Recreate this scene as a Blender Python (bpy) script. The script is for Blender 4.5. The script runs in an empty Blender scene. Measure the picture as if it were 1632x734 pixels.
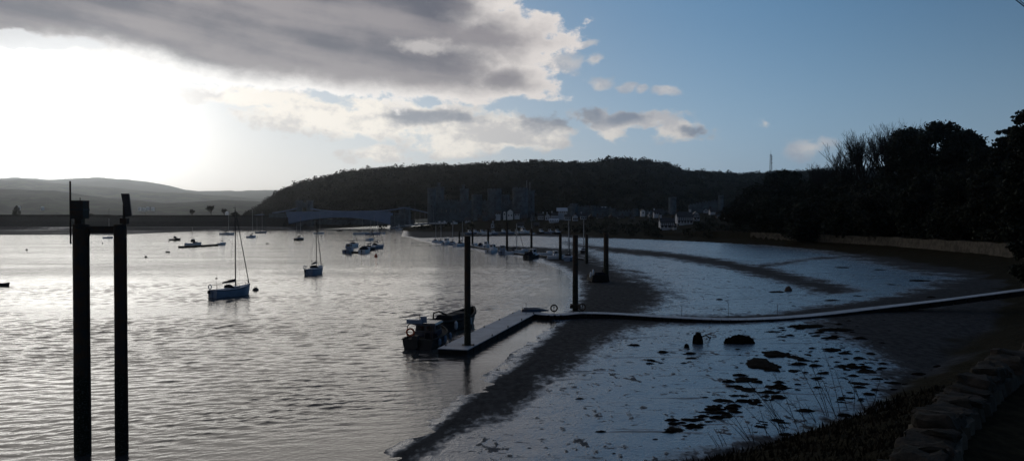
import bpy, bmesh, math, random
import numpy as np
from mathutils import Vector, Matrix, noise as mnoise
R = math.radians
sc = bpy.context.scene
col = sc.collection
rng = random.Random(7)

# ------------------------------------------------------------------ camera
CAMH = 9.0
F_PX = 1210.0          # focal length in pixels of the 1632-wide photograph
HOR = 350.0            # row of the horizon
cam_d = bpy.data.cameras.new('camera')
cam = bpy.data.objects.new('camera', cam_d)
col.objects.link(cam)
cam_d.sensor_width = 36.0
cam_d.lens = 36.0 * F_PX / 1632.0
cam.location = (0, 0, CAMH)
cam.rotation_euler = (R(90) - math.atan((367 - HOR) / F_PX), 0, 0)
cam_d.clip_start = 0.1
cam_d.clip_end = 30000
sc.camera = cam

def gp(px, py, z=0.0):
    "ground point seen at a photo position, on the level z"
    D = (CAMH - z) * F_PX / (py - HOR)
    return Vector(((px - 816) / F_PX * D, D, z))
def dp(px, py, D):
    "point at distance D seen at a photo position"
    return Vector(((px - 816) / F_PX * D, D, CAMH + (HOR - py) / F_PX * D))

# ------------------------------------------------------------------ node helper
class NB:
    def __init__(s, nt): s.nt = nt
    def node(s, t, **kw):
        n = s.nt.nodes.new(t)
        for k, v in kw.items(): setattr(n, k, v)
        return n
    def link(s, a, b): s.nt.links.new(a, b)
    def put(s, inp, v):
        if isinstance(v, E): s.link(v.o, inp)
        elif isinstance(v, bpy.types.NodeSocket): s.link(v, inp)
        else: inp.default_value = v
    def m(s, op, a, b=0.0, c=0.0, clamp=False):
        n = s.node('ShaderNodeMath', operation=op, use_clamp=clamp)
        s.put(n.inputs[0], a); s.put(n.inputs[1], b); s.put(n.inputs[2], c)
        return E(s, n.outputs[0])
    def mix(s, f, a, b):
        n = s.node('ShaderNodeMix', data_type='RGBA')
        s.put(n.inputs[0], f)
        for i, v in ((6, a), (7, b)):
            if isinstance(v, tuple) and len(v) == 3: v = (*v, 1)
            s.put(n.inputs[i], v)
        return E(s, n.outputs[2])
    def sstep(s, x, a, b, lo=0.0, hi=1.0):
        n = s.node('ShaderNodeMapRange', interpolation_type='SMOOTHSTEP')
        s.put(n.inputs[0], x); s.put(n.inputs[1], a); s.put(n.inputs[2], b); s.put(n.inputs[3], lo); s.put(n.inputs[4], hi)
        return E(s, n.outputs[0])
    def lin(s, x, a, b, lo=0.0, hi=1.0):
        n = s.node('ShaderNodeMapRange')
        s.put(n.inputs[0], x); s.put(n.inputs[1], a); s.put(n.inputs[2], b); s.put(n.inputs[3], lo); s.put(n.inputs[4], hi)
        return E(s, n.outputs[0])
    def vec(s, x, y, z=0.0):
        n = s.node('ShaderNodeCombineXYZ')
        for i, v in enumerate((x, y, z)): s.put(n.inputs[i], v)
        return E(s, n.outputs[0])
    def noise(s, v, scale, detail=4, rough=0.5, dist=0.0, color=False):
        n = s.node('ShaderNodeTexNoise')
        s.put(n.inputs['Vector'], v); n.inputs['Scale'].default_value = scale
        n.inputs['Detail'].default_value = detail; n.inputs['Roughness'].default_value = rough
        n.inputs['Distortion'].default_value = dist
        return E(s, n.outputs['Color' if color else 'Fac'])
    def curve(s, x, pts, lo, hi):
        "piecewise function of x; pts (x, y) with x in lo..hi, y any"
        n = s.node('ShaderNodeFloatCurve')
        ys = [p[1] for p in pts]; y0, y1 = min(ys), max(ys) + 1e-6
        cm = n.mapping; c = cm.curves[0]
        P = [((p[0] - lo) / (hi - lo), (p[1] - y0) / (y1 - y0)) for p in pts]
        while len(c.points) < len(P): c.points.new(0.5, 0.5)
        for q, p in zip(c.points, P): q.location = p; q.handle_type = 'AUTO'
        cm.update()
        s.put(n.inputs['Value'], s.lin(x, lo, hi))
        return s.m('MULTIPLY_ADD', E(s, n.outputs[0]), y1 - y0, y0)
class E:
    def __init__(s, b, o): s.b = b; s.o = o
    def __add__(s, v): return s.b.m('ADD', s, v)
    __radd__ = __add__
    def __sub__(s, v): return s.b.m('SUBTRACT', s, v)
    def __rsub__(s, v): return s.b.m('SUBTRACT', v, s)
    def __mul__(s, v): return s.b.m('MULTIPLY', s, v)
    __rmul__ = __mul__
    def __truediv__(s, v): return s.b.m('DIVIDE', s, v)
    def __pow__(s, v): return s.b.m('POWER', s, v)

def lin(c):  # srgb 0..255 triple to linear
    return tuple((v / 255 / 12.92) if v / 255 <= .04045 else ((v / 255 + .055) / 1.055) ** 2.4 for v in c)

# ------------------------------------------------------------------ world: sky, clouds
SUN_AZ = math.degrees(math.atan((0 - 816) / F_PX))      # left of the view
SUN_EL = 8.0
world = bpy.data.worlds.new('World'); sc.world = world
world.use_nodes = True
wt = world.node_tree; wt.nodes.clear(); B = NB(wt)
def sk(px, py):
    az = math.atan((px - 816) / F_PX)
    return math.degrees(az), math.degrees(math.atan((HOR - py) / F_PX * math.cos(az)))
tc = B.node('ShaderNodeTexCoord')
sep = B.node('ShaderNodeSeparateXYZ'); B.link(tc.outputs['Generated'], sep.inputs[0])
DX, DY, DZ = (E(B, sep.outputs[i]) for i in range(3))
DEG = 180 / math.pi
az = B.m('ARCTAN2', DX, DY) * DEG
el = B.m('ARCSINE', DZ) * DEG
sky = B.node('ShaderNodeTexSky', sky_type='NISHITA')
sky.sun_disc = False; sky.sun_elevation = R(SUN_EL); sky.sun_rotation = R(SUN_AZ)
sky.altitude = 10; sky.air_density = 1.0; sky.dust_density = 0.6; sky.ozone_density = 2.0
K = 10.0    # background strength is 0.1, cloud radiances are multiplied up
nishita = E(B, sky.outputs[0])
P = B.vec(az * 0.06, el * 0.11, 3.1)
Pf = B.vec(az * 0.06, el * 0.085, 8.1)
wn = B.node('ShaderNodeSeparateColor'); B.link(B.noise(P, 2.2, 5, 0.6, color=True).o, wn.inputs[0])
wx = (E(B, wn.outputs[0]) - 0.5); wy = (E(B, wn.outputs[1]) - 0.5)
waz = az + wx * 5.0; wel = el + wy * 2.4
nA = B.noise(P, 2.6, 5, 0.56) - 0.5
nB = B.noise(Pf, 7.0, 6, 0.62) - 0.5
nC = B.noise(B.vec(az * 0.035 + el * 0.03, el * 0.2 + az * 0.02, 1.7), 2.4, 4, 0.5) - 0.5
def ell(x, y, rx, ry, a=waz, e=wel):
    ca, ce = sk(x, y); k = 0.0474
    u = (a - ca) / (rx * k); v = (e - ce) / (ry * k)
    return 1.0 - B.m('SQRT', u * u + v * v)
def union(fs):
    f = fs[0]
    for g in fs[1:]: f = B.m('MAXIMUM', f, g)
    return f
# clear sky: the Nishita sky graded, with the thin bright veil low down and round the sun
ca, ce = sk(60, 215)
sd = B.m('SQRT', (az - ca) * (az - ca) * 0.55 + (el - ce) * (el - ce) * 1.0)
glow = B.m('EXPONENT', 0.0 - (sd * sd) * (1 / 32.0))
glow2 = B.m('EXPONENT', 0.0 - sd * (1 / 10.0))
veil = B.m('EXPONENT', 0.0 - B.m('MAXIMUM', el, 0.0) * (1 / 4.8))
blue = B.mix(B.sstep(el, 1.0, 17.0), lin((120, 164, 198)), lin((70, 124, 168)))
blue = B.mix(B.sstep(el, 26.0, 60.0), blue, lin((22, 46, 84)))  # zenith darkened above the view to lower the ambient light
blue = B.mix(B.sstep(az, 10, 42), blue, B.mix(B.sstep(el, 1.0, 17.0), lin((84, 124, 154)), lin((38, 84, 122))))
def vscale(v, k):
    n = B.node('ShaderNodeVectorMath', operation='SCALE'); B.put(n.inputs[0], v); B.put(n.inputs[3], k)
    return E(B, n.outputs[0])
base = B.mix(0.25, blue, vscale(nishita, 0.1))
wl = B.sstep(az, 24.0, -12.0)
base = B.mix((veil * 0.98 + 0.04) * (wl * 0.35 + 0.62), base, B.mix(wl, lin((176, 186, 200)), lin((246, 238, 229))))
base = B.mix(B.m('MINIMUM', glow2 * 0.95, 0.93), base, lin((245, 240, 236)))
# the low bank of bright cumulus and the small puffs
bank = union([ell(*a) for a in ((420, 160, 130, 24), (600, 178, 110, 30), (740, 196, 120, 32), (860, 205, 60, 26),
     (940, 188, 48, 20), (1000, 200, 60, 20), (1095, 208, 50, 20), (980, 218, 30, 16), (885, 225, 30, 16), (735, 232, 46, 26), (600, 245, 60, 18), (520, 190, 150, 30), (820, 215, 90, 30), (1010, 196, 110, 20), (760, 215, 120, 24))])
puff = union([ell(*a) for a in ((905, 100, 50, 20), (955, 132, 34, 11), (1000, 141, 18, 8), (1026, 146, 14, 8), (1069, 148, 24, 10),
     (1215, 199, 17, 11), (1290, 236, 44, 20), (935, 72, 24, 7), (950, 98, 18, 12))])
dbank = B.sstep(bank + nA * 1.3 + nB * 2.2, -0.02, 0.42)
dpuff = B.sstep(puff + nB * 3.0 + nA * 0.6, 0.0, 0.75)
grey = union([ell(*a) for a in ((862, 184, 52, 24), (935, 180, 50, 28), (1003, 190, 66, 20), (1120, 210, 34, 10), (900, 194, 100, 18), (700, 186, 120, 14))])
bc = B.mix(B.sstep(wl, 0.1, 0.9), lin((214, 206, 198)), lin((250, 242, 230)))
bc = B.mix(B.sstep(nB + nC * 0.7, -0.10, 0.12), bc, B.mix(0.55, bc, lin((146, 148, 158))))
bc = B.mix(B.sstep(grey + nA * 0.9 + nB * 0.6, 0.0, 0.75) * 0.8, bc, lin((100, 110, 128)))
skyc = B.mix(dbank * 0.92, base, bc)
skyc = B.mix(dpuff * 0.88, skyc, B.mix(B.sstep(nB, -0.1, 0.15), lin((205, 200, 196)), lin((160, 166, 176))))
# white glare round the veiled sun
skyc = B.mix(B.m('MINIMUM', glow * 0.95, 1.0), skyc, vscale(B.vec(1.0, 0.975, 0.93), 2.3))
# the great dark sheet of cloud
low = B.curve(az, [(-60, sk(0, 90)[1])] + [sk(x, y) for x, y in ((0, 92), (100, 90), (200, 104), (280, 128), (340, 142), (430, 150), (560, 160), (700, 168), (790, 164))] + [(6, 13)], -60, 6)
sheet = (el - low) * 0.55
sheet = B.m('MINIMUM', sheet, (sk(835, 0)[0] - waz) * 0.22)
sheet = union([sheet, ell(770, 62, 150, 62) * 1.1, ell(800, 132, 112, 34) * 1.1, ell(700, 20, 170, 70)])
over = (el - 36.0) * 0.12 + nA * 1.5                     # unseen broken cloud overhead, added to lower the ambient light
sheet = B.m('MAXIMUM', sheet, B.m('MINIMUM', over, (20 - az) * 0.1))
hole = union([ell(40, 66, 60, 13) * 1.8, ell(120, 72, 40, 8)])
hole2 = ell(690, 74, 80, 13) * 1.2
fs = sheet + nA * 1.1 + nB * 1.0
ds = B.sstep(fs + nB * 0.9, -0.06, 0.24)
thick = B.sstep(fs + nC * 0.9, 0.05, 1.25)
fringe = B.mix(B.sstep(az, -26, 4), vscale(B.vec(1.0, 0.98, 0.95), 1.1), lin((228, 220, 214)))
core = B.mix(B.sstep(nC * 1.4 + nA * 0.6 + nB * 0.3, -0.26, 0.26), lin((84, 86, 98)), lin((140, 135, 138)))
core = B.mix(B.sstep(el, 17.0, 28.0) * 0.6, core, lin((84, 86, 96)))  # cloud above the view darkened too, for less light from overhead
sc_ = B.mix(thick, fringe, core)
sc_ = B.mix(B.sstep(hole + nB * 2.2 + nA, 0.0, 0.7) * 0.8, sc_, lin((226, 228, 230)))
sc_ = B.mix(B.sstep(hole2 + nB * 2.6 + nA * 1.5, 0.0, 1.2) * 0.6, sc_, lin((214, 208, 204)))
skyc = B.mix(ds * 0.97, skyc, sc_)
skyc = B.mix(B.sstep(DY, 0.25, -0.5) * 0.6, skyc, lin((30, 40, 60)))   # unseen sky behind the viewer, darkened to cut the frontal fill
skyc = B.mix(B.sstep(el, -0.2, -3.0), skyc, lin((60, 66, 74)))
bg = B.node('ShaderNodeBackground'); B.link(vscale(skyc, K).o, bg.inputs['Color']); bg.inputs['Strength'].default_value = 1.0 / K
wo = B.node('ShaderNodeOutputWorld'); B.link(bg.outputs[0], wo.inputs[0])
world.cycles.sampling_method = 'MANUAL'; world.cycles.sample_map_resolution = 512

# ------------------------------------------------------------------ sun, exposure
sun_d = bpy.data.lights.new('sun', 'SUN'); sun_d.energy = 0.55; sun_d.angle = R(56); sun_d.color = (1.0, 0.93, 0.82)
sun = bpy.data.objects.new('sun', sun_d); col.objects.link(sun)
_sd = Vector((math.sin(R(SUN_AZ)) * math.cos(R(SUN_EL)), math.cos(R(SUN_AZ)) * math.cos(R(SUN_EL)), math.sin(R(SUN_EL))))
sun.rotation_euler = _sd.to_track_quat('Z', 'Y').to_euler()
sun.location = (0, 0, 60)
sc.view_settings.view_transform = 'Standard'; sc.view_settings.look = 'None'
sc.view_settings.exposure = 0.1; sc.view_settings.gamma = 1.0
sc.view_settings.use_curve_mapping = False
sc.cycles.use_denoising = True
sc.cycles.max_bounces = 6; sc.cycles.volume_bounces = 0; sc.cycles.transparent_max_bounces = 8

# ------------------------------------------------------------------ materials
MATS = {}
def mat(name, base, rough=0.7, spec=0.3, metal=0.0, var=0.0, vscale_=2.0, bump=0.0, bscale=6.0, base2=None):
    "procedural material: base colour broken up by noise, optional bump"
    if name in MATS: return MATS[name]
    m = bpy.data.materials.new(name); m.use_nodes = True
    nt = m.node_tree; b = NB(nt); bs = nt.nodes['Principled BSDF']
    bs.inputs['Roughness'].default_value = rough
    bs.inputs['Specular IOR Level'].default_value = spec
    bs.inputs['Metallic'].default_value = metal
    geo = b.node('ShaderNodeTexCoord'); v = geo.outputs['Object']
    n = b.noise(v, vscale_, 4, 0.6)
    c2 = base2 or tuple(x * (1 - var) for x in base)
    b.link(b.mix(b.sstep(n, 0.35, 0.65), base, c2).o, bs.inputs['Base Color'])
    if bump:
        bn = b.node('ShaderNodeBump'); bn.inputs['Strength'].default_value = 1.0; bn.inputs['Distance'].default_value = bump
        b.link(b.noise(v, bscale, 4, 0.6).o, bn.inputs['Height']); b.link(bn.outputs[0], bs.inputs['Normal'])
    MATS[name] = m
    return m
M_steel = mat('weathered_steel', (.035, .032, .03), .75, .25, var=.5, vscale_=3, bump=.01, bscale=12, base2=(.05, .03, .02))
M_black = mat('black_plastic', (.015, .015, .017), .5, .4, var=.3)
M_gel = mat('white_gelcoat', (.74, .76, .80), .35, .5, var=.15, vscale_=1.5)
M_gelb = mat('blue_grey_gelcoat', (.20, .26, .36), .35, .5, var=.2, vscale_=1.5)
M_navy = mat('navy_hull_paint', (.02, .03, .06), .3, .5, var=.3)
M_dkhull = mat('dark_hull_paint', (.02, .02, .022), .4, .4, var=.3)
M_red = mat('red_antifoul', (.12, .02, .012), .7, .2, var=.4)
M_canvas = mat('dark_canvas', (.012, .014, .022), .85, .15, var=.4)
M_alu = mat('grey_spar_metal', (.42, .43, .45), .45, .5, var=.2)
M_spard = mat('dark_spar', (.03, .03, .033), .5, .4, var=.2)
M_glass = mat('dark_glass', (.01, .012, .015), .12, .6)
M_rope = mat('rope', (.09, .08, .06), .9, .1)
M_rubber = mat('black_rubber', (.012, .012, .012), .8, .2)
M_orange = mat('orange_buoy', (.55, .10, .03), .5, .4, var=.2)
M_stone = mat('castle_stone', (.125, .155, .18), .9, .15, var=.4, vscale_=.25, bump=.15, bscale=1.2)
M_wall = mat('rubble_wall_stone', (.085, .075, .06), .9, .15, var=.55, vscale_=.9, bump=.06, bscale=3)
M_rock = mat('coping_stone', (.05, .042, .035), .95, .1, var=.6, vscale_=5, bump=.02, bscale=26, base2=(.025, .024, .02))
M_dstone = mat('dark_embankment_stone', (.022, .022, .024), .95, .1, var=.4, vscale_=.4)
M_slate = mat('slate_roof', (.03, .033, .04), .6, .3, var=.3, vscale_=.8)
M_white = mat('white_render', (.5, .53, .58), .8, .2, var=.12, vscale_=.3)
M_whiteb = mat('bright_render', (.8, .8, .8), .8, .2, var=.12, vscale_=.3)
M_brick = mat('brown_render', (.10, .075, .06), .85, .2, var=.4, vscale_=.5)
M_timber = mat('dark_timber', (.012, .012, .014), .8, .2)
M_bridge = mat('pale_blue_bridge_concrete', (.20, .28, .42), .75, .2, var=.12, vscale_=.15)
M_deck = mat('grey_pontoon_deck', (.30, .33, .38), .55, .35, var=.3, vscale_=.7, bump=.01, bscale=9)
M_float = mat('dark_pontoon_float', (.012, .013, .015), .8, .2, var=.4)
M_bark = mat('bark', (.025, .022, .018), .95, .1, var=.4)
M_leaf = mat('evergreen_leaf', (.022, .028, .018), .8, .15, var=.6, vscale_=.4)
M_weed = mat('bladder_weed', (.010, .008, .006), 1.0, .04, var=.5, vscale_=3, bump=.03, bscale=9)
M_grass = mat('winter_grass', (.022, .018, .012), .95, .1, var=.6, vscale_=4)
M_wood = mat('hill_wood_leaf', (.026, .026, .016), .95, .05, vscale_=.045, base2=(.008, .011, .008))
M_pile = mat('tide_marked_steel', (.035, .032, .03), .8, .25, var=.5, vscale_=3, bump=.02, bscale=14, base2=(.06, .035, .02))
M_twig = mat('dead_stem', (.03, .024, .02), .95, .1)

# the piles carry a weed and barnacle band up to the high tide mark
_nt = M_pile.node_tree; _b = NB(_nt); _bs = _nt.nodes['Principled BSDF']; _src = _bs.inputs['Base Color'].links[0].from_socket
_co = _b.node('ShaderNodeTexCoord').outputs['Object']; _sp = _b.node('ShaderNodeSeparateXYZ'); _b.link(_co, _sp.inputs[0])
_z = E(_b, _sp.outputs[2]) + (_b.noise(_co, 2.5, 4, .6) - .5) * 1.2
_b.link(_b.mix(_b.sstep(_z, 3.4, 2.9), E(_b, _src), _b.mix(_b.sstep(_b.noise(_co, 22, 3, .6), .55, .62), (.010, .013, .007), (.09, .09, .08))).o, _bs.inputs['Base Color'])

# ------------------------------------------------------------------ mesh helpers
class MB:
    def __init__(s): s.v = []; s.f = []
    def add(s, vs, fs):
        n = len(s.v); s.v.extend(tuple(v) for v in vs); s.f.extend(tuple(i + n for i in f) for f in fs); return s
    def box(s, c, size, rz=0.0, top=1.0, rx=0.0, topy=None):
        x, y, z = (a / 2 for a in size); vs = []
        ty = top if topy is None else topy
        for k, zz in ((1, -z), (0, z)):
            t = 1.0 if k else top; u = 1.0 if k else ty
            for sx, sy in ((-1, -1), (1, -1), (1, 1), (-1, 1)): vs.append(Vector((sx * x * t, sy * y * u, zz)))
        Mx = Matrix.Translation(c) @ Matrix.Rotation(rz, 4, 'Z') @ Matrix.Rotation(rx, 4, 'X')
        return s.add([Mx @ v for v in vs], [(3, 2, 1, 0), (4, 5, 6, 7), (0, 1, 5, 4), (1, 2, 6, 5), (2, 3, 7, 6), (3, 0, 4, 7)])
    def tube(s, pts, r, n=6, cap=True):
        pts = [Vector(p) for p in pts]
        rs = r if isinstance(r, (list, tuple)) else [r] * len(pts)
        vs = []; fs = []
        up = None
        for i, p in enumerate(pts):
            d = (pts[min(i + 1, len(pts) - 1)] - pts[max(i - 1, 0)])
            if d.length < 1e-9: d = Vector((0, 0, 1))
            d.normalize()
            if up is None:
                up = Vector((0, 0, 1)) if abs(d.z) < .9 else Vector((1, 0, 0))
            a = d.cross(up).normalized(); b = d.cross(a).normalized(); up = b.cross(d) if False else up
            if abs(d.dot(up)) > .95: up = Vector((1, 0, 0)) if abs(d.x) < .9 else Vector((0, 1, 0)); a = d.cross(up).normalized(); b = d.cross(a).normalized()
            for k in range(n):
                t = 2 * math.pi * k / n
                vs.append(p + (a * math.cos(t) + b * math.sin(t)) * rs[i])
        for i in range(len(pts) - 1):
            for k in range(n):
                k2 = (k + 1) % n
                fs.append((i * n + k, i * n + k2, (i + 1) * n + k2, (i + 1) * n + k))
        if cap:
            fs.append(tuple(range(n - 1, -1, -1))); fs.append(tuple((len(pts) - 1) * n + k for k in range(n)))
        return s.add(vs, fs)
    def lathe(s, c, prof, n=16):
        vs = []; fs = []
        for r_, z in prof:
            for k in range(n):
                t = 2 * math.pi * k / n; vs.append((c[0] + r_ * math.cos(t), c[1] + r_ * math.sin(t), c[2] + z))
        for i in range(len(prof) - 1):
            for k in range(n):
                k2 = (k + 1) % n; fs.append((i * n + k, i * n + k2, (i + 1) * n + k2, (i + 1) * n + k))
        fs.append(tuple(range(n - 1, -1, -1))); fs.append(tuple((len(prof) - 1) * n + k for k in range(n)))
        return s.add(vs, fs)
    def torus(s, c, R0, r, axis='Y', n=24, m=8):
        vs = []; fs = []
        for i in range(n):
            a = 2 * math.pi * i / n
            for j in range(m):
                b = 2 * math.pi * j / m
                q = R0 + r * math.cos(b); w = r * math.sin(b)
                p = {'Y': (q * math.cos(a), w, q * math.sin(a)), 'X': (w, q * math.cos(a), q * math.sin(a)), 'Z': (q * math.cos(a), q * math.sin(a), w)}[axis]
                vs.append(Vector(c) + Vector(p))
        for i in range(n):
            for j in range(m):
                i2, j2 = (i + 1) % n, (j + 1) % m
                fs.append((i * m + j, i2 * m + j, i2 * m + j2, i * m + j2))
        return s.add(vs, fs)
    def prism(s, poly, y0, y1):
        "polygon in x,z extruded along y"
        n = len(poly)
        vs = [(x, y0, z) for x, z in poly] + [(x, y1, z) for x, z in poly]
        fs = [tuple(range(n)), tuple(range(2 * n - 1, n - 1, -1))]
        for i in range(n): j = (i + 1) % n; fs.append((i, n + i, n + j, j))
        return s.add(vs, fs)
    def loft(s, secs, closed=False, caps=True):
        "list of equal length rings/strips"
        n = len(secs[0]); vs = [p for q in secs for p in q]; fs = []
        for i in range(len(secs) - 1):
            for k in range(n if closed else n - 1):
                k2 = (k + 1) % n; fs.append((i * n + k, i * n + k2, (i + 1) * n + k2, (i + 1) * n + k))
        if caps: fs.append(tuple(range(n - 1, -1, -1))); fs.append(tuple((len(secs) - 1) * n + k for k in range(n)))
        return s.add(vs, fs)
    def build(s, name, m, parent=None, smooth=False):
        me = bpy.data.meshes.new(name); me.from_pydata(s.v, [], s.f); me.materials.append(m)
        bm = bmesh.new(); bm.from_mesh(me); bmesh.ops.recalc_face_normals(bm, faces=bm.faces); bm.to_mesh(me); bm.free()
        if smooth: me.shade_smooth()
        o = bpy.data.objects.new(name, me); col.objects.link(o)
        if parent is not None: o.parent = parent
        return o
def np_mesh(name, V, Q, m, smooth=False, parent=None):
    "numpy verts (n,3) and quads/tris (k,c)"
    me = bpy.data.meshes.new(name); V = np.ascontiguousarray(V, dtype=np.float32); Q = np.ascontiguousarray(Q, dtype=np.int32)
    me.vertices.add(len(V)); me.vertices.foreach_set('co', V.ravel())
    c = Q.shape[1]; me.loops.add(Q.size); me.loops.foreach_set('vertex_index', Q.ravel())
    me.polygons.add(len(Q)); me.polygons.foreach_set('loop_start', np.arange(0, Q.size, c, dtype=np.int32))
    me.update(calc_edges=True); me.validate(); me.materials.append(m)
    if smooth: me.shade_smooth()
    o = bpy.data.objects.new(name, me); col.objects.link(o)
    if parent is not None: o.parent = parent
    return o
def tag(o, label=None, cat=None, group=None, kind=None):
    if label: o['label'] = label
    if cat: o['category'] = cat
    if group: o['group'] = group
    if kind: o['kind'] = kind
    return o
def empty(name, loc=(0, 0, 0), rz=0.0):
    o = bpy.data.objects.new(name, None); o.location = loc; o.rotation_euler = (0, 0, rz); o.empty_display_size = .2
    col.objects.link(o); return o
def copy_tree(o, parent=None):
    c = o.copy(); col.objects.link(c)
    if parent is not None: c.parent = parent
    for ch in [x for x in bpy.data.objects if x.parent == o]: copy_tree(ch, c)
    return c

# ------------------------------------------------------------------ value noise for numpy
_rs = np.random.RandomState(5); _tab = _rs.rand(256, 256)
def vnoise(x, y):
    xi = np.floor(x).astype(int); yi = np.floor(y).astype(int); fx = x - xi; fy = y - yi
    fx = fx * fx * (3 - 2 * fx); fy = fy * fy * (3 - 2 * fy)
    g = lambda a, b: _tab[a & 255, b & 255]
    return (g(xi, yi) * (1 - fx) + g(xi + 1, yi) * fx) * (1 - fy) + (g(xi, yi + 1) * (1 - fx) + g(xi + 1, yi + 1) * fx) * fy - .5
def fbm(x, y, o=4):
    s = 0; a = 1.0
    for i in range(o): s = s + a * vnoise(x + 17.3 * i, y + 9.1 * i); x = x * 2.03; y = y * 2.03; a *= .5
    return s
def sdist(X, Y, poly):
    "signed distance to polygon, positive inside"
    d = np.full(X.shape, 1e18); ins = np.zeros(X.shape, bool)
    n = len(poly)
    for i in range(n):
        ax, ay = poly[i][0], poly[i][1]; bx, by = poly[(i + 1) % n][0], poly[(i + 1) % n][1]
        ex, ey = bx - ax, by - ay; wx_, wy_ = X - ax, Y - ay
        t = np.clip((wx_ * ex + wy_ * ey) / (ex * ex + ey * ey + 1e-12), 0, 1)
        d = np.minimum(d, (wx_ - ex * t) ** 2 + (wy_ - ey * t) ** 2)
        c = (ay <= Y) != (by <= Y)
        with np.errstate(divide='ignore', invalid='ignore'):
            xx = ax + (Y - ay) / (by - ay if by != ay else 1e-9) * ex
        ins ^= c & (X < xx)
    d = np.sqrt(d)
    return np.where(ins, d, -d)
def sst(x, a, b):
    t = np.clip((x - a) / (b - a), 0, 1); return t * t * (3 - 2 * t)

# ------------------------------------------------------------------ shape of the land
WATERLINE = [(590, 734), (640, 697), (700, 655), (740, 622), (800, 580), (850, 537), (880, 512), (905, 480), (913, 455), (903, 437), (882, 426), (860, 418),
             (849, 412), (800, 406), (745, 397), (700, 390), (672, 384), (655, 379), (640, 376)]
wl_pts = [gp(x, y) for x, y in WATERLINE]
MUD = [(-40, 22), (-12, 24)] + [(p.x, p.y) for p in wl_pts] + [(-75, 520), (-90, 640), (-110, 700), (300, 900), (400, 400), (300, -60), (-60, -60)]
TOE = [(-45, -40), (-30, 10), (-8, 21), (4.1, 26), (10, 30), (15.7, 34.5), (26, 46), (40, 62), (57, 88), (69, 115), (77, 150), (82, 190), (79, 240),
       (62, 300), (41, 362), (34, 420), (22, 480), (0, 530), (-40, 536), (-74, 548), (-92, 640), (-108, 690), (-112, 760)]
LAND = TOE + [(-112, 1100), (900, 1400), (900, -300), (-45, -300)]
FARBANK = [(-1600, 560), (-520, 690), (-330, 640), (-215, 640), (-185, 690), (-185, 760), (-200, 1500), (-1600, 1500)]   # west bank and its long embankment
SPIT = [gp(x, y) for x, y in ((-250, 374), (0, 374), (90, 374), (180, 374.5), (250, 371), (330, 367), (440, 366.5), (440, 363), (300, 362), (180, 359), (100, 357.5), (0, 355.5), (-250, 353))]
SPIT = [(p.x, p.y) for p in SPIT]
WL2 = [(.9, 2.6), (2.0, 4.2), (3.08, 5.7), (3.95, 7.0), (5.05, 8.3), (6.55, 9.9), (9.0, 12.2), (13, 16.0)]   # the line of the near wall
PATHSIDE = WL2 + [(30, 30), (70, 30), (70, -40), (-14, -40), (-5, -8)]
def height(X, Y):
    dm = sdist(X, Y, MUD); dl = sdist(X, Y, LAND); df = sdist(X, Y, FARBANK); ds_ = sdist(X, Y, SPIT)
    dm = dm + fbm(X * .35, Y * .35, 3) * np.clip(Y / 60, .6, 4) * .6 + .25
    h = np.clip(dm * .06, -1.6, .0) + np.where(dm > 0, .02 * np.clip(dm, 0, 4) + .004 * np.clip(dm - 4, 0, 60), 0)
    h += np.where(dm > 0, 1.0 * sst(dl, -26, 0) * sst(Y, 40, 75) * np.clip(1.2 - Y / 400, .2, 1), 0)
    h += np.where(dm > .3, fbm(X * .5, Y * .5, 4) * .05, 0)
    near = sst(Y, 60, 45) if False else 1 - sst(Y, 45, 62)
    mid = (1 - near) * (1 - sst(Y, 290, 360)); far = sst(Y, 290, 360)
    pn = np.where(dl > 0, .335 * np.clip(dl, 0, 17.2) + .95 * sst(dl, 17.6, 18.4), 0)
    pm = .12 * np.clip(dl, 0, 12) + 2.2 * sst(dl, 12.9, 13.6) + .06 * np.clip(dl - 14, 0, 200)
    pf = .9 * sst(dl, 0, 3) + .10 * np.clip(dl - 2, 0, 60) + .06 * np.clip(dl - 60, 0, 120)
    hb = h.copy()
    h += np.where(dl > 0, pn * near + pm * mid + pf * far, 0)
    h += np.where(dl > 0, fbm(X * .8, Y * .8, 4) * .22 * np.clip(dl / 2, 0, 1), 0)
    brow = np.interp(X / np.maximum(Y, .5) * F_PX + 816, [-400, 980, 1010, 1130, 1200, 1300, 1375, 1392, 1404, 1450], [790, 775, 735, 704, 691, 673, 650, 600, 560, 500])
    cap = CAMH - (brow - HOR) / F_PX * Y - .10 + fbm(X * 1.7, Y * 1.7, 3) * .10
    h = np.where((dl > -2) & (Y < 60) & (Y > 2), np.minimum(h, np.maximum(cap, hb)), h)
    h = np.where(df > -20, np.maximum(h, -1 + .12 * (df + 8)).clip(-2, 2.5), h)
    h = np.where(ds_ > -10, np.maximum(h, np.clip(ds_ * .03, -1, .28) + fbm(X * .03, Y * .08, 4) * .16), h)
    return h
def _path(X, Y, h):
    sd_ = sdist(X, Y, PATHSIDE); return np.where(Y < 45, np.maximum(h, h * 0 + 6.98 * sst(sd_, -.25, .2) + np.where(sd_ < -.25, -9, 0)), h)
_h0 = height
def height(X, Y): return _path(X, Y, _h0(X, Y))
def H(x, y): return float(height(np.array([float(x)]), np.array([float(y)]))[0])

nA_, nD = 620, 640
azs = np.radians(np.linspace(-44, 62, nA_)); ds = np.concatenate([np.geomspace(1.5, 1500, nD)])
A, D_ = np.meshgrid(azs, ds, indexing='ij'); X = np.sin(A) * D_; Y = np.cos(A) * D_
Hh = height(X, Y)
V = np.stack([X, Y, Hh], -1).reshape(-1, 3)
ii = np.arange(nA_ * nD).reshape(nA_, nD)
Q = np.stack([ii[:-1, :-1], ii[:-1, 1:], ii[1:, 1:], ii[1:, :-1]], -1).reshape(-1, 4)[:, ::-1]

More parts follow.
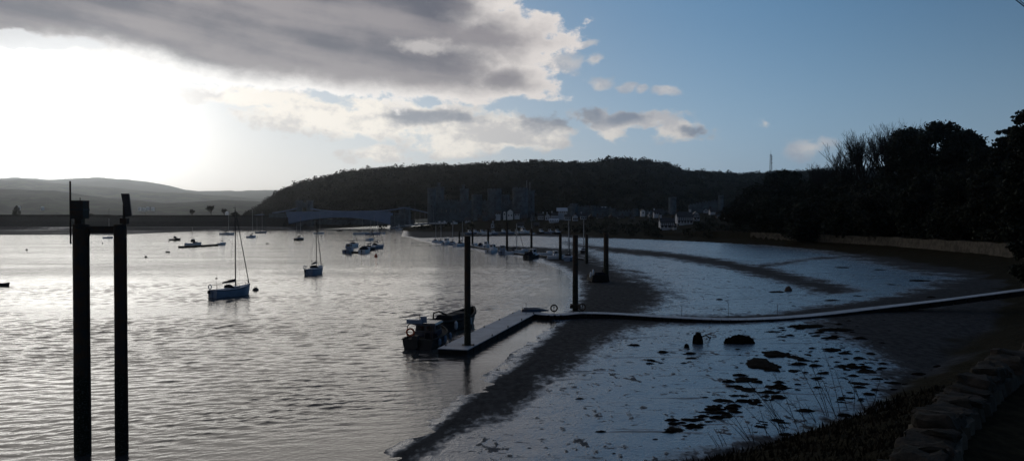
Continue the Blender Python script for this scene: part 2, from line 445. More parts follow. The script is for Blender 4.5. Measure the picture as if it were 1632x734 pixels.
def pxpoly(pts, z=.2): return [(gp(x, y, z).x, gp(x, y, z).y) for x, y in pts]
WET = [pxpoly(p) for p in (
    [(500, 800), (590, 748), (645, 728), (698, 704), (768, 668), (826, 643), (868, 608), (925, 570), (985, 534), (1025, 517), (1180, 516), (1290, 517), (1335, 545), (1395, 562), (1425, 600), (1395, 645), (1260, 690), (1130, 712), (1000, 745), (900, 800)],
    [(905, 379.5), (1000, 382), (1200, 389), (1300, 403), (1400, 428), (1510, 452), (1450, 477), (1330, 492), (1200, 504), (1040, 500), (1032, 494), (1050, 482), (1068, 465), (1015, 440), (968, 416), (930, 400), (880, 388), (850, 378)],
    [(655, 379), (745, 377), (850, 376), (930, 380), (990, 392), (960, 399), (850, 393), (745, 391), (690, 386)],
)]
DRYLINE = [pxpoly(p) for p in (
    [(900, 384), (940, 391), (1060, 401), (1150, 412), (1230, 426), (1310, 446), (1380, 470), (1320, 474), (1250, 452), (1150, 427), (1060, 411), (960, 401), (900, 390)],
    [(1190, 424), (1280, 414), (1400, 411), (1400, 414), (1290, 418), (1200, 429)],
    [(1000, 430), (1040, 448), (1062, 468), (1078, 476), (1080, 470), (1060, 452), (1020, 432)],
)]
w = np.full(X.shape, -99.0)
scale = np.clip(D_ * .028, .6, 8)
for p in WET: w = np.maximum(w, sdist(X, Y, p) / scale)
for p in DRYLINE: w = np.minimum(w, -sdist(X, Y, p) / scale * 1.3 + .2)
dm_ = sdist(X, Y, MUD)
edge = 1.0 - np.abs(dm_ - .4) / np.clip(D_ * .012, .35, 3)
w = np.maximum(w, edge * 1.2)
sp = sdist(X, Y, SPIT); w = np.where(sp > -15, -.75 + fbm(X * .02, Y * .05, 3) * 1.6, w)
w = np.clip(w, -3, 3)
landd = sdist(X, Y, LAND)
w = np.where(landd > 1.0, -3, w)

mm = bpy.data.materials.new('estuary_mud'); mm.use_nodes = True; nt = mm.node_tree; b = NB(nt); bs = nt.nodes['Principled BSDF']
at = b.node('ShaderNodeAttribute', attribute_name='wet'); al = b.node('ShaderNodeAttribute', attribute_name='land')
co = b.node('ShaderNodeTexCoord').outputs['Object']
mp = b.node('ShaderNodeMapping'); b.link(co, mp.inputs[0]); mp.inputs['Scale'].default_value = (1.0, .55, 1); mp.inputs['Rotation'].default_value = (0, 0, R(-12))
v2 = mp.outputs[0]
mpv = b.node('ShaderNodeMapping'); b.link(co, mpv.inputs[0]); mpv.inputs['Scale'].default_value = (1.1, 2.6, 1); mpv.inputs['Rotation'].default_value = (0, 0, R(20)); mapv = mpv.outputs[0]
mp2 = b.node('ShaderNodeMapping'); b.link(co, mp2.inputs[0]); mp2.inputs['Scale'].default_value = (.16, 1.5, 1); mp2.inputs['Rotation'].default_value = (0, 0, R(25)); mpv2 = mp2.outputs[0]
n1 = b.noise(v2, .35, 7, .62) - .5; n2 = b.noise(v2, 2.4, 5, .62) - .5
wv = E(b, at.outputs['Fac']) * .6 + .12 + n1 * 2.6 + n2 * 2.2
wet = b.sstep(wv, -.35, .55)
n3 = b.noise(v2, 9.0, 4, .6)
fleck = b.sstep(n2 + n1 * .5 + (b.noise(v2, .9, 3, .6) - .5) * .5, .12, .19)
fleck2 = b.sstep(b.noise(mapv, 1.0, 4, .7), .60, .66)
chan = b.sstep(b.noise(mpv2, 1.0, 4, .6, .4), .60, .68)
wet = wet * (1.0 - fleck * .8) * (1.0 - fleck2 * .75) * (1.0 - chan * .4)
landf = E(b, al.outputs['Fac'])
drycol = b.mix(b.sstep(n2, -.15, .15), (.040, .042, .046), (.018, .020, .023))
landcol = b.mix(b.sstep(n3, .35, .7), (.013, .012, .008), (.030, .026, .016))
c = b.mix(wet, drycol, (.066, .105, .152))  # wet mud: blue of the reflected sky is put into this base colour
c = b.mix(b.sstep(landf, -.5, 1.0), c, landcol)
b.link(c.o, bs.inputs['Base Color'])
b.link(b.lin(wet, 0, 1, .95, .27).o, bs.inputs['Roughness'])
spw = b.lin(wet, 0, 1, .05, 1.0) * b.lin(landf, -.5, 1.0, 1.0, .25)
b.link(spw.o, bs.inputs['Specular IOR Level'])
bn = b.node('ShaderNodeBump'); bn.inputs['Distance'].default_value = .10; bn.inputs['Strength'].default_value = .8
hh = n1 * .5 + n2 * .35 + n3 * b.lin(wet, 0, 1, .26, .20) + fleck * .12 - chan * .25
b.link(hh.o, bn.inputs['Height']); b.link(bn.outputs[0], bs.inputs['Normal'])
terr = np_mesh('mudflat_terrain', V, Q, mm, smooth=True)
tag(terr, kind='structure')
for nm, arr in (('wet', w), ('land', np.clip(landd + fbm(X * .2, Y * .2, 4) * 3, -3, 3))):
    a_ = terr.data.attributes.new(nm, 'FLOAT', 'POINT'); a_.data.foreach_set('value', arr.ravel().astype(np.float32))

# the seabed and country beyond, one sheet out to the horizon
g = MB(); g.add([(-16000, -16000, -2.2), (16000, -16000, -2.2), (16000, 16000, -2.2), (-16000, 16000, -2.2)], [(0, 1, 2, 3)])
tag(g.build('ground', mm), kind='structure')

# ------------------------------------------------------------------ water
wm = bpy.data.materials.new('estuary_water'); wm.use_nodes = True; nt = wm.node_tree; b = NB(nt); bs = nt.nodes['Principled BSDF']
bs.inputs['Base Color'].default_value = (.035, .036, .036, 1); bs.inputs['Roughness'].default_value = .07; bs.inputs['IOR'].default_value = 1.38
co = b.node('ShaderNodeTexCoord').outputs['Object']
def mapped(sx, sy, rot):
    mp = b.node('ShaderNodeMapping'); b.link(co, mp.inputs[0]); mp.inputs['Scale'].default_value = (sx, sy, 1); mp.inputs['Rotation'].default_value = (0, 0, R(rot)); return mp.outputs[0]
big = b.noise(mapped(.018, .05, 8), 1.0, 4, .55, .6)            # patches of rougher and calmer water
swell = b.noise(mapped(.28, .75, -14), 1.0, 3, .55)
rip = b.noise(mapped(1.1, 2.6, 12), 1.0, 4, .6, .3)
rip2 = b.noise(mapped(3.2, 6.5, -20), 1.0, 3, .6)
amp = b.lin(big, .38, .64, .35, 1.25)
vl = b.node('ShaderNodeVectorMath', operation='LENGTH'); b.link(co, vl.inputs[0]); fade = b.sstep(E(b, vl.outputs['Value']), 95, 155)   # the nearer water is modelled wave by wave
hh = (swell * .07 + rip * amp * .060) * fade + rip2 * amp * .020
bn = b.node('ShaderNodeBump'); bn.inputs['Distance'].default_value = 1.0; bn.inputs['Strength'].default_value = 1.0
b.link(hh.o, bn.inputs['Height']); b.link(bn.outputs[0], bs.inputs['Normal'])
g = MB(); g.add([(-9000, -2400, 0), (9000, -2400, 0), (9000, 4600, 0), (-9000, 4600, 0)], [(0, 1, 2, 3)])
tag(g.build('water', wm), kind='structure')

na_, nd_ = 430, 1350
azw = np.radians(np.linspace(-40, 14, na_)); dw = np.geomspace(17, 165, nd_)
A, Dw = np.meshgrid(azw, dw, indexing='ij'); Xw = np.sin(A) * Dw; Yw = np.cos(A) * Dw; Zw = np.zeros_like(Xw)
rw = np.random.RandomState(4)
for k in range(64):
    lam = .25 * (6.0 ** (rw.rand() ** 1.4)); th = R(96) + rw.normal() * R(34); kx, ky = math.cos(th) * 6.283 / lam, math.sin(th) * 6.283 / lam
    a_ = .0036 * lam * (1.0 if lam < 1.6 else .7); fd = np.clip(lam / (Dw * .010), 0, 1)
    Zw += a_ * fd * np.sin(kx * Xw + ky * Yw + rw.rand() * 6.28 + 1.5 * vnoise(Xw * .15 + k, Yw * .15))
ed_ = sst(A, azw[0], azw[0] + .03) * (1 - sst(A, azw[-1] - .03, azw[-1])) * sst(Dw, 17, 18.5) * (1 - sst(Dw, 125, 162))
calm = np.clip(.9 + 1.0 * fbm(Xw * .035 + 3, Yw * .08, 3), .35, 1.5)
shore_f = np.clip(-sdist(Xw, Yw, MUD) / 7, .12, 1)
Zw = .004 + (.055 + Zw * calm * 1.0) * ed_ * shore_f
ii = np.arange(na_ * nd_).reshape(na_, nd_)
Q = np.stack([ii[:-1, :-1], ii[1:, :-1], ii[1:, 1:], ii[:-1, 1:]], -1).reshape(-1, 4)
tag(np_mesh('water', np.stack([Xw, Yw, Zw], -1).reshape(-1, 3), Q, wm, smooth=True), kind='structure')

# ------------------------------------------------------------------ distant hills
def hill(name, D0, D1, prof, m, base=-2, rough=.04, n=200, nd=24, seed=0, back=1.3):
    "prof: skyline rows against photo columns; crest at D1, foot at D0"
    xs = np.linspace(prof[0][0], prof[-1][0], n)
    ys = np.interp(xs, [p[0] for p in prof], [p[1] for p in prof])
    t = np.concatenate([np.linspace(0, 1, nd), np.linspace(1.02, back, 6)])
    XX, TT = np.meshgrid(xs, t, indexing='ij'); YY = np.repeat(ys[:, None], len(t), 1)
    Dd = D0 + (D1 - D0) * TT; top = CAMH + (HOR - YY) / F_PX * D1
    f = np.where(TT <= 1, sst(TT, -.15, 1.05), 1 - (TT - 1) * 1.6)
    Zz = base + (top - base) * f
    x_ = (XX - 816) / F_PX * Dd
    Zz = Zz + fbm(x_ / D1 * 40 + seed, Dd / D1 * 40, 5) * (top - base) * rough * 4 * np.clip(1.15 - TT, 0, 1) + fbm(x_ / D1 * 300 + seed, Dd / D1 * 90 + seed, 3) * (top - base) * rough * .4
    V = np.stack([x_, Dd, Zz], -1).reshape(-1, 3); k = len(t)
    ii = np.arange(n * k).reshape(n, k)
    Q = np.stack([ii[:-1, :-1], ii[1:, :-1], ii[1:, 1:], ii[:-1, 1:]], -1).reshape(-1, 4)
    o = np_mesh(name, V, Q, m, smooth=True); tag(o, kind='structure'); return o, (XX, Dd, Zz)
def hillmat(name, c1, c2, c3, sc1, sc2):
    m = bpy.data.materials.new(name); m.use_nodes = True; b = NB(m.node_tree); bs = m.node_tree.nodes['Principled BSDF']
    co = b.node('ShaderNodeTexCoord').outputs['Object']
    vo = b.node('ShaderNodeTexVoronoi'); vo.inputs['Scale'].default_value = sc1; b.link(co, vo.inputs['Vector'])
    sp_ = b.node('ShaderNodeSeparateColor'); b.link(vo.outputs['Color'], sp_.inputs[0])
    c = b.mix(b.sstep(E(b, sp_.outputs[0]), .3, .7), c1, c2)
    c = b.mix(b.sstep(b.noise(co, sc2, 6, .65), .47, .55), c, c3)
    b.link(c.o, bs.inputs['Base Color']); bs.inputs['Roughness'].default_value = 1; bs.inputs['Specular IOR Level'].default_value = .05
    return m
M_hillA = hillmat('moorland', (.05, .055, .03), (.04, .04, .028), (.025, .028, .02), .003, .002)
M_hillB = hillmat('fields_and_woods', (.07, .09, .035), (.05, .065, .03), (.014, .017, .012), .006, .006)
M_hillC = hillmat('woods_and_fields', (.045, .055, .028), (.03, .035, .02), (.012, .014, .010), .009, .010)
hill('hills', 6500, 11000, [(-700, 300), (-300, 285), (-60, 281), (0, 284), (40, 284), (80, 287), (120, 285), (160, 284), (200, 286), (240, 290), (262, 294), (285, 300), (310, 304), (380, 304), (430, 303), (520, 304), (700, 308), (900, 315), (1100, 325)], M_hillA, seed=3)
hill('hills', 4500, 7500, [(-700, 300), (-300, 292), (0, 287), (40, 286), (75, 290), (120, 294), (150, 298), (200, 301), (250, 306), (300, 308), (360, 312), (440, 320), (520, 326), (700, 335), (900, 344)], M_hillB, seed=11, rough=.05)
hill('hills', 2300, 4300, [(-700, 290), (-300, 296), (-60, 300), (0, 301), (40, 303), (90, 305), (140, 312), (200, 318), (260, 324), (300, 322), (360, 318), (420, 322), (500, 328), (700, 340)], M_hillC, seed=23, rough=.05)
HILLP = [(385, 349), (405, 338), (418, 331), (432, 320), (450, 308), (466, 300), (482, 293), (520, 285), (560, 276), (600, 271), (645, 268), (700, 266), (760, 264), (800, 261), (860, 259), (900, 260), (945, 260), (975, 254), (1000, 255), (1040, 259), (1070, 264), (1092, 273), (1120, 275), (1180, 280), (1220, 277), (1280, 275), (1340, 272), (1500, 270), (1750, 268), (2300, 270)]
M_wfloor = mat('woodland_floor', (.018, .018, .012), 1, .05, var=.5, vscale_=.05)
_, (hx, hd, hz) = hill('wooded_hill', 800, 1250, HILLP, M_wfloor, base=6, n=260, seed=31, rough=.03)

# ------------------------------------------------------------------ haze over the whole estuary
hz_m = bpy.data.materials.new('haze'); hz_m.use_nodes = True; nt = hz_m.node_tree; nt.nodes.clear()
pv = nt.nodes.new('ShaderNodeVolumePrincipled'); pv.inputs['Color'].default_value = (.86, .93, 1.0, 1); pv.inputs['Density'].default_value = HAZE = 0.00006
pv.inputs['Anisotropy'].default_value = .92
om = nt.nodes.new('ShaderNodeOutputMaterial'); nt.links.new(pv.outputs[0], om.inputs['Volume'])
g = MB(); g.box((0, 4500, 320), (22000, 14000, 646)); hzo = g.build('haze', hz_m); tag(hzo, kind='stuff', label='thin pale haze lying over the whole estuary', cat='haze')

def ray_land(px, py, d0=150, d1=1100, zoff=0.0):
    "first place where the sight line meets the land"
    Ds = np.linspace(d0, d1, 1200); xs = (px - 816) / F_PX * Ds; zs = CAMH + (HOR - py) / F_PX * Ds
    hh = height(xs, Ds); k = np.where(hh >= zs - zoff)[0]
    i = k[0] if len(k) else int(np.argmin(np.abs(zs - hh)))
    return Vector((xs[i], Ds[i], hh[i]))

# ------------------------------------------------------------------ leaves and trees
def leaf_cloud(C, Rad, per, size, rs, shell=.55):
    "C (n,3) clump centres, Rad (n,3) radii -> quads scattered through each clump"
    n = len(C); d = rs.normal(size=(n, per, 3)); d /= np.linalg.norm(d, axis=-1, keepdims=True)
    r_ = shell + (1 - shell) * rs.rand(n, per, 1); r_ *= .82 + .36 * rs.rand(n, per, 1)
    P_ = C[:, None] + d * r_ * Rad[:, None]; P_ = P_.reshape(-1, 3)
    a = rs.normal(size=P_.shape); a /= np.linalg.norm(a, axis=1, keepdims=True)
    b_ = np.cross(a, rs.normal(size=P_.shape)); b_ /= np.linalg.norm(b_, axis=1, keepdims=True)
    s_ = size * (.5 + rs.rand(len(P_), 1)); a = a * s_; b_ = b_ * s_ * .7
    V = np.stack([P_ - a - b_ * .4, P_ + b_, P_ + a + b_ * .3, P_ - b_ * .9], 1).reshape(-1, 3)
    return V, np.arange(len(V)).reshape(-1, 4)
def branchy(mb, p, d, L, r_, depth, rnd, spread=.5, n=5, up=.12, kids=(2, 3), tips=None, minr=.015):
    pts = [p]; rs_ = [r_]; q = p; dd = d.copy(); k = 3 if depth > 1 else 2
    for i in range(k):
        dd = (dd + Vector((rnd.uniform(-1, 1), rnd.uniform(-1, 1), rnd.uniform(-.4, 1) * 1.0)) * .14 + Vector((0, 0, up * .3))).normalized()
        q = q + dd * L / k; pts.append(q); rs_.append(max(minr, r_ * (1 - .45 * (i + 1) / k)))
    mb.tube(pts, rs_, n if depth > 2 else 3, cap=False)
    if depth <= 0:
        if tips is not None: tips.append(q)
        return
    for j in range(rnd.randint(*kids) + (1 if depth > 2 else 0)):
        a = rnd.uniform(0, 6.28); s_ = spread * rnd.uniform(.6, 1.3)
        side = Vector((math.cos(a), math.sin(a), 0)); nd = (dd * (1 - .3 * s_) + side * s_ + Vector((0, 0, up))).normalized()
        t = rnd.uniform(.45, 1.0); i = min(k - 1, int(t * k)); st = pts[i].lerp(pts[i + 1], t * k - i) if j else q
        branchy(mb, st, nd, L * rnd.uniform(.6, .82), r_ * (.62 if j else .55), depth - 1, rnd, spread, n, up, kids, tips, minr)
def bare_tree(loc, h, seed, depth=6, minr=.02, name='bare_tree', spread=.5, trunkr=None, lean=0):
    rnd = random.Random(seed); root = empty(name, loc)
    t = MB(); r0 = trunkr or h * .018; ht = h * .26
    top = Vector((rnd.uniform(-.3, .3) + lean, rnd.uniform(-.3, .3), ht))
    t.tube([(0, 0, -.5), (0, 0, ht * .4), top], [r0 * 1.25, r0, r0 * .85], 8); t.build('trunk', M_bark, root)
    c = MB()
    for k in range(4):
        a = k * 1.57 + rnd.uniform(-.5, .5); s_ = spread * rnd.uniform(.5, 1.0) if k else .1
        branchy(c, top * (1 if k < 2 else .9), Vector((math.cos(a) * s_, math.sin(a) * s_, 1)).normalized(), h * .22, r0 * .6, depth - 1, rnd, spread, minr=minr)
    c.build('crown', M_bark, root); return root
def dense_tree(loc, h, w_, seed, name='evergreen_tree', leaf=.42, per=150, nl=46, low=.08, taper=0.0, gaps=0.0, flat=1.0):
    rs = np.random.RandomState(seed); rnd = random.Random(seed); root = empty(name, loc)
    t = MB(); r0 = h * .022; t.tube([(0, 0, -.5), (rnd.uniform(-.3, .3), 0, h * .4), (rnd.uniform(-.6, .6), rnd.uniform(-.5, .5), h * .86)], [r0 * 1.3, r0, r0 * .3], 7)
    C_ = []; Rd = []
    zc = h * (low + 1) / 2; hz_ = h * (1 - low) / 2
    for i in range(nl):
        u = rs.rand() * 2 - 1; a = rs.rand() * 6.283; rr = math.sqrt(max(0, 1 - abs(u) ** 2.4)) * (.45 + .5 * rs.rand()) * (1 - taper * (u * .5 + .5))
        if gaps and rs.rand() < gaps: continue
        c = np.array([math.cos(a) * rr * w_, math.sin(a) * rr * w_, zc + u * hz_ * .9]); s_ = w_ * (.20 + .16 * rs.rand())
        C_.append(c); Rd.append([s_, s_, s_ * .75 * flat])
        if i % 3 == 0: t.tube([(0, 0, max(.3, c[2] * .6)), (c[0] * .5, c[1] * .5, c[2] * .86), tuple(c)], [r0 * .4, r0 * .28, r0 * .12], 4)
    t.build('trunk', M_bark, root)
    V, Q = leaf_cloud(np.array(C_), np.array(Rd), per, leaf, rs, .35)
    np_mesh('crown', V, Q, M_leaf, parent=root); return root

# ---- the wooded hill: one mass of crowns
rs = np.random.RandomState(9)
def on_hill(px, T):
    "point on the wooded hill for a photo column and a place T between foot and crest"
    xs = hx[:, 0]; i = int(np.clip(np.searchsorted(xs, px), 1, len(xs) - 1)); t = np.concatenate([np.linspace(0, 1, 24), np.linspace(1.02, 1.3, 6)])
    z = np.interp(T, t, hz[i]); D = 800 + (1250 - 800) * T
    return (px - 816) / F_PX * D, D, z
C_ = []; Rd = []
for k in range(6200):
    px = rs.uniform(388, 1420); T = rs.rand() ** .8 * 1.0; x, y, z = on_hill(px, T); r_ = rs.uniform(2.6, 6.6)
    C_.append((x, y, z + r_ * .8 - 5.5 + rs.uniform(-1, 1.5))); Rd.append((r_, r_, r_ * rs.uniform(.8, 1.2)))
V1, Q1 = leaf_cloud(np.array(C_), np.array(Rd), 46, 1.15, rs, .7)
C_ = []; Rd = []
px = 392.0
while px < 1400:
    x, y, z = on_hill(px, 1.0); r_ = rs.uniform(2.2, 4.6) * (1.15 if px < 620 else .9)
    for j in range(3): C_.append((x + rs.uniform(-2, 2), y + rs.uniform(-8, 5), z + r_ * .7 - 4.0 + rs.uniform(-2.6, 2.4))); Rd.append((r_ * .8, r_ * .8, r_ * rs.uniform(.6, 1.0)))
    px += rs.uniform(3, 9)
V2, Q2 = leaf_cloud(np.array(C_), np.array(Rd), 120, .55, rs, .5)
wood = np_mesh('woodland', np.concatenate([V1, V2]), np.concatenate([Q1, Q2 + len(V1)]), M_wood)
tag(wood, 'dark wood covering the whole hill behind the castle and the town', 'wood', kind='stuff')
# trees one can tell apart on the end of the ridge
for i, (px, up_, nm, lb) in enumerate([
    (470, 8, 'ridge_tree', 'tall thin-topped tree standing highest on the left shoulder of the wooded ridge'),
    (440, 7, 'ridge_tree', 'round dark tree low on the left end of the wooded ridge'),
    (504, 7, 'ridge_tree', 'spreading tree on the ridge skyline just right of the tall thin-topped one'),
    (546, 7, 'ridge_tree', 'ragged tree on the ridge skyline above the left part of the blue bridge'),
    (588, 8, 'ridge_tree', 'broad crown on the ridge skyline over the middle of the blue bridge'),
    (710, 7, 'ridge_tree', 'loose open tree poking above the ridge over the left end of the castle'),
    (968, 6, 'ridge_tree', 'rounded tree at the highest point of the wooded ridge'),
    (1160, 6, 'ridge_tree', 'small tree on the low saddle of the ridge left of the radio mast')]):
    x, y, z = on_hill(px, .99)
    tag(dense_tree((x, y - 4, z - 6), 8 + up_, 4.6, 100 + i, nm, leaf=.5, per=60, nl=22, low=.35, gaps=.15), lb, 'tree')

# ---- the trees of the right-hand shore
def shore(px, D): x = (px - 816) / F_PX * D; return Vector((x, D, H(x, D)))
def top_h(px, py, D): return CAMH + (HOR - py) / F_PX * D - H((px - 816) / F_PX * D, D)
EV = [  # px, top row, distance, half width px, low, label
 (1252, 272, 330, 34, 'flat-topped clipped-looking evergreen just right of the radio mast'),
 (1212, 296, 320, 34, 'dark evergreen at the left edge of the shore wood, below the radio mast'),
 (1300, 288, 300, 40, 'bushy evergreen below the leftmost bare crowns on the right shore'),
 (1352, 284, 270, 42, 'evergreen standing under the tall bare trees, left of the two'),
 (1402, 282, 250, 40, 'evergreen standing under the tall bare trees, right of the two'),
 (1448, 203, 205, 38, 'left-hand dome of the big evergreen group on the right shore'),
 (1492, 192, 200, 46, 'tallest broad evergreen dome in the middle of the right shore group'),
 (1537, 206, 195, 38, 'right-hand shoulder of the big evergreen group on the right shore'),
 (1572, 232, 175, 30, 'lower evergreen between the big dome and the open pine'),
 (1612, 218, 152, 34, 'tall evergreen filling the gap between the open pine and the right edge'),
 (1186, 318, 300, 28, 'small dark tree at the far left foot of the shore wood beside the white-chimneyed house'),
 (1236, 316, 262, 36, 'front-row evergreen below the flat-topped one, left end of the shore wall'),
 (1296, 318, 232, 40, 'front-row evergreen above the left end of the pale shore wall'),
 (1352, 314, 214, 40, 'front-row evergreen over the start of the pale shore wall'),
 (1412, 296, 196, 42, 'front-row evergreen beneath the bare trees over the shore wall'),
 (1470, 280, 176, 44, 'front-row evergreen in front of the big dome, left one'),
 (1528, 276, 160, 44, 'front-row evergreen in front of the big dome, right one'),
 (1584, 268, 148, 40, 'front-row evergreen under the open pine over the shore wall'),
 (1650, 262, 138, 46, 'front-row evergreen at the right edge over the shore wall'),
]
for i, (px, py, D, hw, lb) in enumerate(EV):
    D *= 1.0; h = top_h(px, py, D); L_ = shore(px, D); w_ = hw / F_PX * D * 1.15
    tag(dense_tree(L_, h, w_, 200 + i, 'evergreen_tree', leaf=.0019 * D, per=140, nl=150 if h > 2.6 * w_ else 90, low=0.0, flat=1.0), lb, 'tree', 'evergreen trees along the right shore')
D = 150; tag(dense_tree(shore(1604, D), top_h(1604, 200, D), 3.9, 301, 'pine_tree', leaf=.3, per=90, nl=80, low=.1, gaps=.3, flat=.5), 'open-crowned pine with sky showing through its tiers near the right edge', 'tree')
D = 80; tag(dense_tree(shore(1640, D), top_h(1640, 166, D), 3.0, 302, 'cypress_tree', leaf=.2, per=150, nl=110, low=.0, taper=.3), 'dark near evergreen cut by the right edge of the picture', 'tree')
for i, (px, py, D, sp_, lb) in enumerate([
 (1378, 214, 262, .42, 'tall bare tree with a fine fan crown, highest of the bare group'),
 (1350, 238, 270, .45, 'bare tree with thin twigs left of the tall fan-crowned one'),
 (1412, 212, 255, .36, 'slim bare tree leaning against the big evergreen dome'),
 (1324, 258, 285, .6, 'low rounded bare tree in the middle of the twiggy belt'),
 (1298, 262, 295, .6, 'low rounded bare tree at the left end of the twiggy belt'),
 (1430, 204, 245, .4, 'slim bare tree just in front of the big dome, right of the leaning one')]):
    tag(bare_tree(shore(px, D), top_h(px, py, D) * 1.18, 400 + i, 6, .03, spread=sp_), lb, 'tree', 'bare trees on the right shore')
# a bare tree beside the path, its twigs reaching in at the top right
root = empty('bare_tree', (11.9, 14.2, H(11.9, 14.2)))
t = MB(); t.tube([(0, 0, -.3), (.1, 0, 3), (.0, .2, 7)], [.22, .18, .12], 8); t.build('trunk', M_bark, root)
c = MB(); rnd = random.Random(77)
for z, dx, L_ in ((5.5, -1.0, 2.5), (4.9, -.95, 1.9), (6.4, -.8, 2.3), (3.7, -.95, 2.2)):
    branchy(c, Vector((.0, .1, z)), Vector((dx, -.1, .25)).normalized(), L_, .03, 3, rnd, .45, minr=.006)
c.build('crown', M_bark, root); tag(root, 'bare tree beside the path, only its twigs reaching in at the top right corner', 'tree')

# ------------------------------------------------------------------ the long embankment with its wall
D = 735.0
def zr(py, D=D): return CAMH + (HOR - py) / F_PX * D
def xr(px, D=D): return (px - 816) / F_PX * D
root = empty('causeway', (xr(200), D, 0))
ox = xr(200)
g = MB(); g.loft([[(xr(px) - ox, -26, -1), (xr(px) - ox, -13, zr(353) + random.Random(px).uniform(-.3, .3)), (xr(px) - ox, -1.2, zr(345.5)), (xr(px) - ox, 14, zr(345.5)), (xr(px) - ox, 30, -1)] for px in range(-500, 462, 12)])
g.build('embankment', M_dstone, root)
g = MB(); g.loft([[(xr(px) - ox, -1.0, zr(346)), (xr(px) - ox, -1.0, zr(341.8 if px < 180 else 342.6)), (xr(px) - ox, -.3, zr(341.8 if px < 180 else 342.6)), (xr(px) - ox, -.3, zr(346))] for px in range(-500, 462, 12)])
g.build('parapet', M_dstone, root)
tag(root, 'long dark stone embankment carrying the road across the far side of the estuary', 'embankment')
tag(dense_tree((xr(18), D + 8, zr(346)), zr(327) - zr(346), 4.2, 501, 'conifer_tree', leaf=.5, per=80, nl=40, taper=.8), 'lone dark conifer behind the embankment at the far left', 'tree')
for i, (px, py, lb) in enumerate([(330, 328, 'round bare tree behind the embankment, left of the moored yacht mast'), (352, 333, 'smaller bare tree behind the embankment beside the round one'), (300, 334, 'low scrubby bare tree at the left of the small group behind the embankment')]):
    tag(bare_tree((xr(px), D + 10, zr(346)), (zr(py) - zr(346)) * 1.2, 510 + i, 6, .10, spread=.6), lb, 'tree')
for i, (px, w_, h_, lb) in enumerate([(140, 6, 3.0, 'low bush behind the embankment right behind the twin-pile beacon'), (372, 7, 4.5, 'dark bush behind the embankment by the bridge approach'), (395, 6, 6.0, 'taller dark bush where the embankment meets the wooded hill'), (425, 8, 7, 'dark bush on the bridge approach below the ridge')]):
    tag(dense_tree((xr(px), D + 6, zr(345.5)), h_, w_ * .6, 520 + i, 'bush', leaf=.5, per=60, nl=14, low=0), lb, 'bush')
for i, (px, pt, lb) in enumerate([(172, 333, 'thin lamp post on the embankment behind the twin-pile beacon'), (230, 335, 'thin lamp post on the embankment right of the solar panel')]):
    root = empty('lamp_post', (xr(px), D + 2, zr(346))); g = MB(); hh_ = zr(pt) - zr(346); g.tube([(0, 0, 0), (0, 0, hh_)], [.16, .1], 6); g.build('pole', M_steel, root)
    g = MB(); g.tube([(0, 0, hh_), (.9, 0, hh_ + .15)], .1, 5); g.box((1.1, 0, hh_ + .15), (.6, .3, .15)); g.build('lamp_head', M_steel, root); tag(root, lb, 'lamp post')

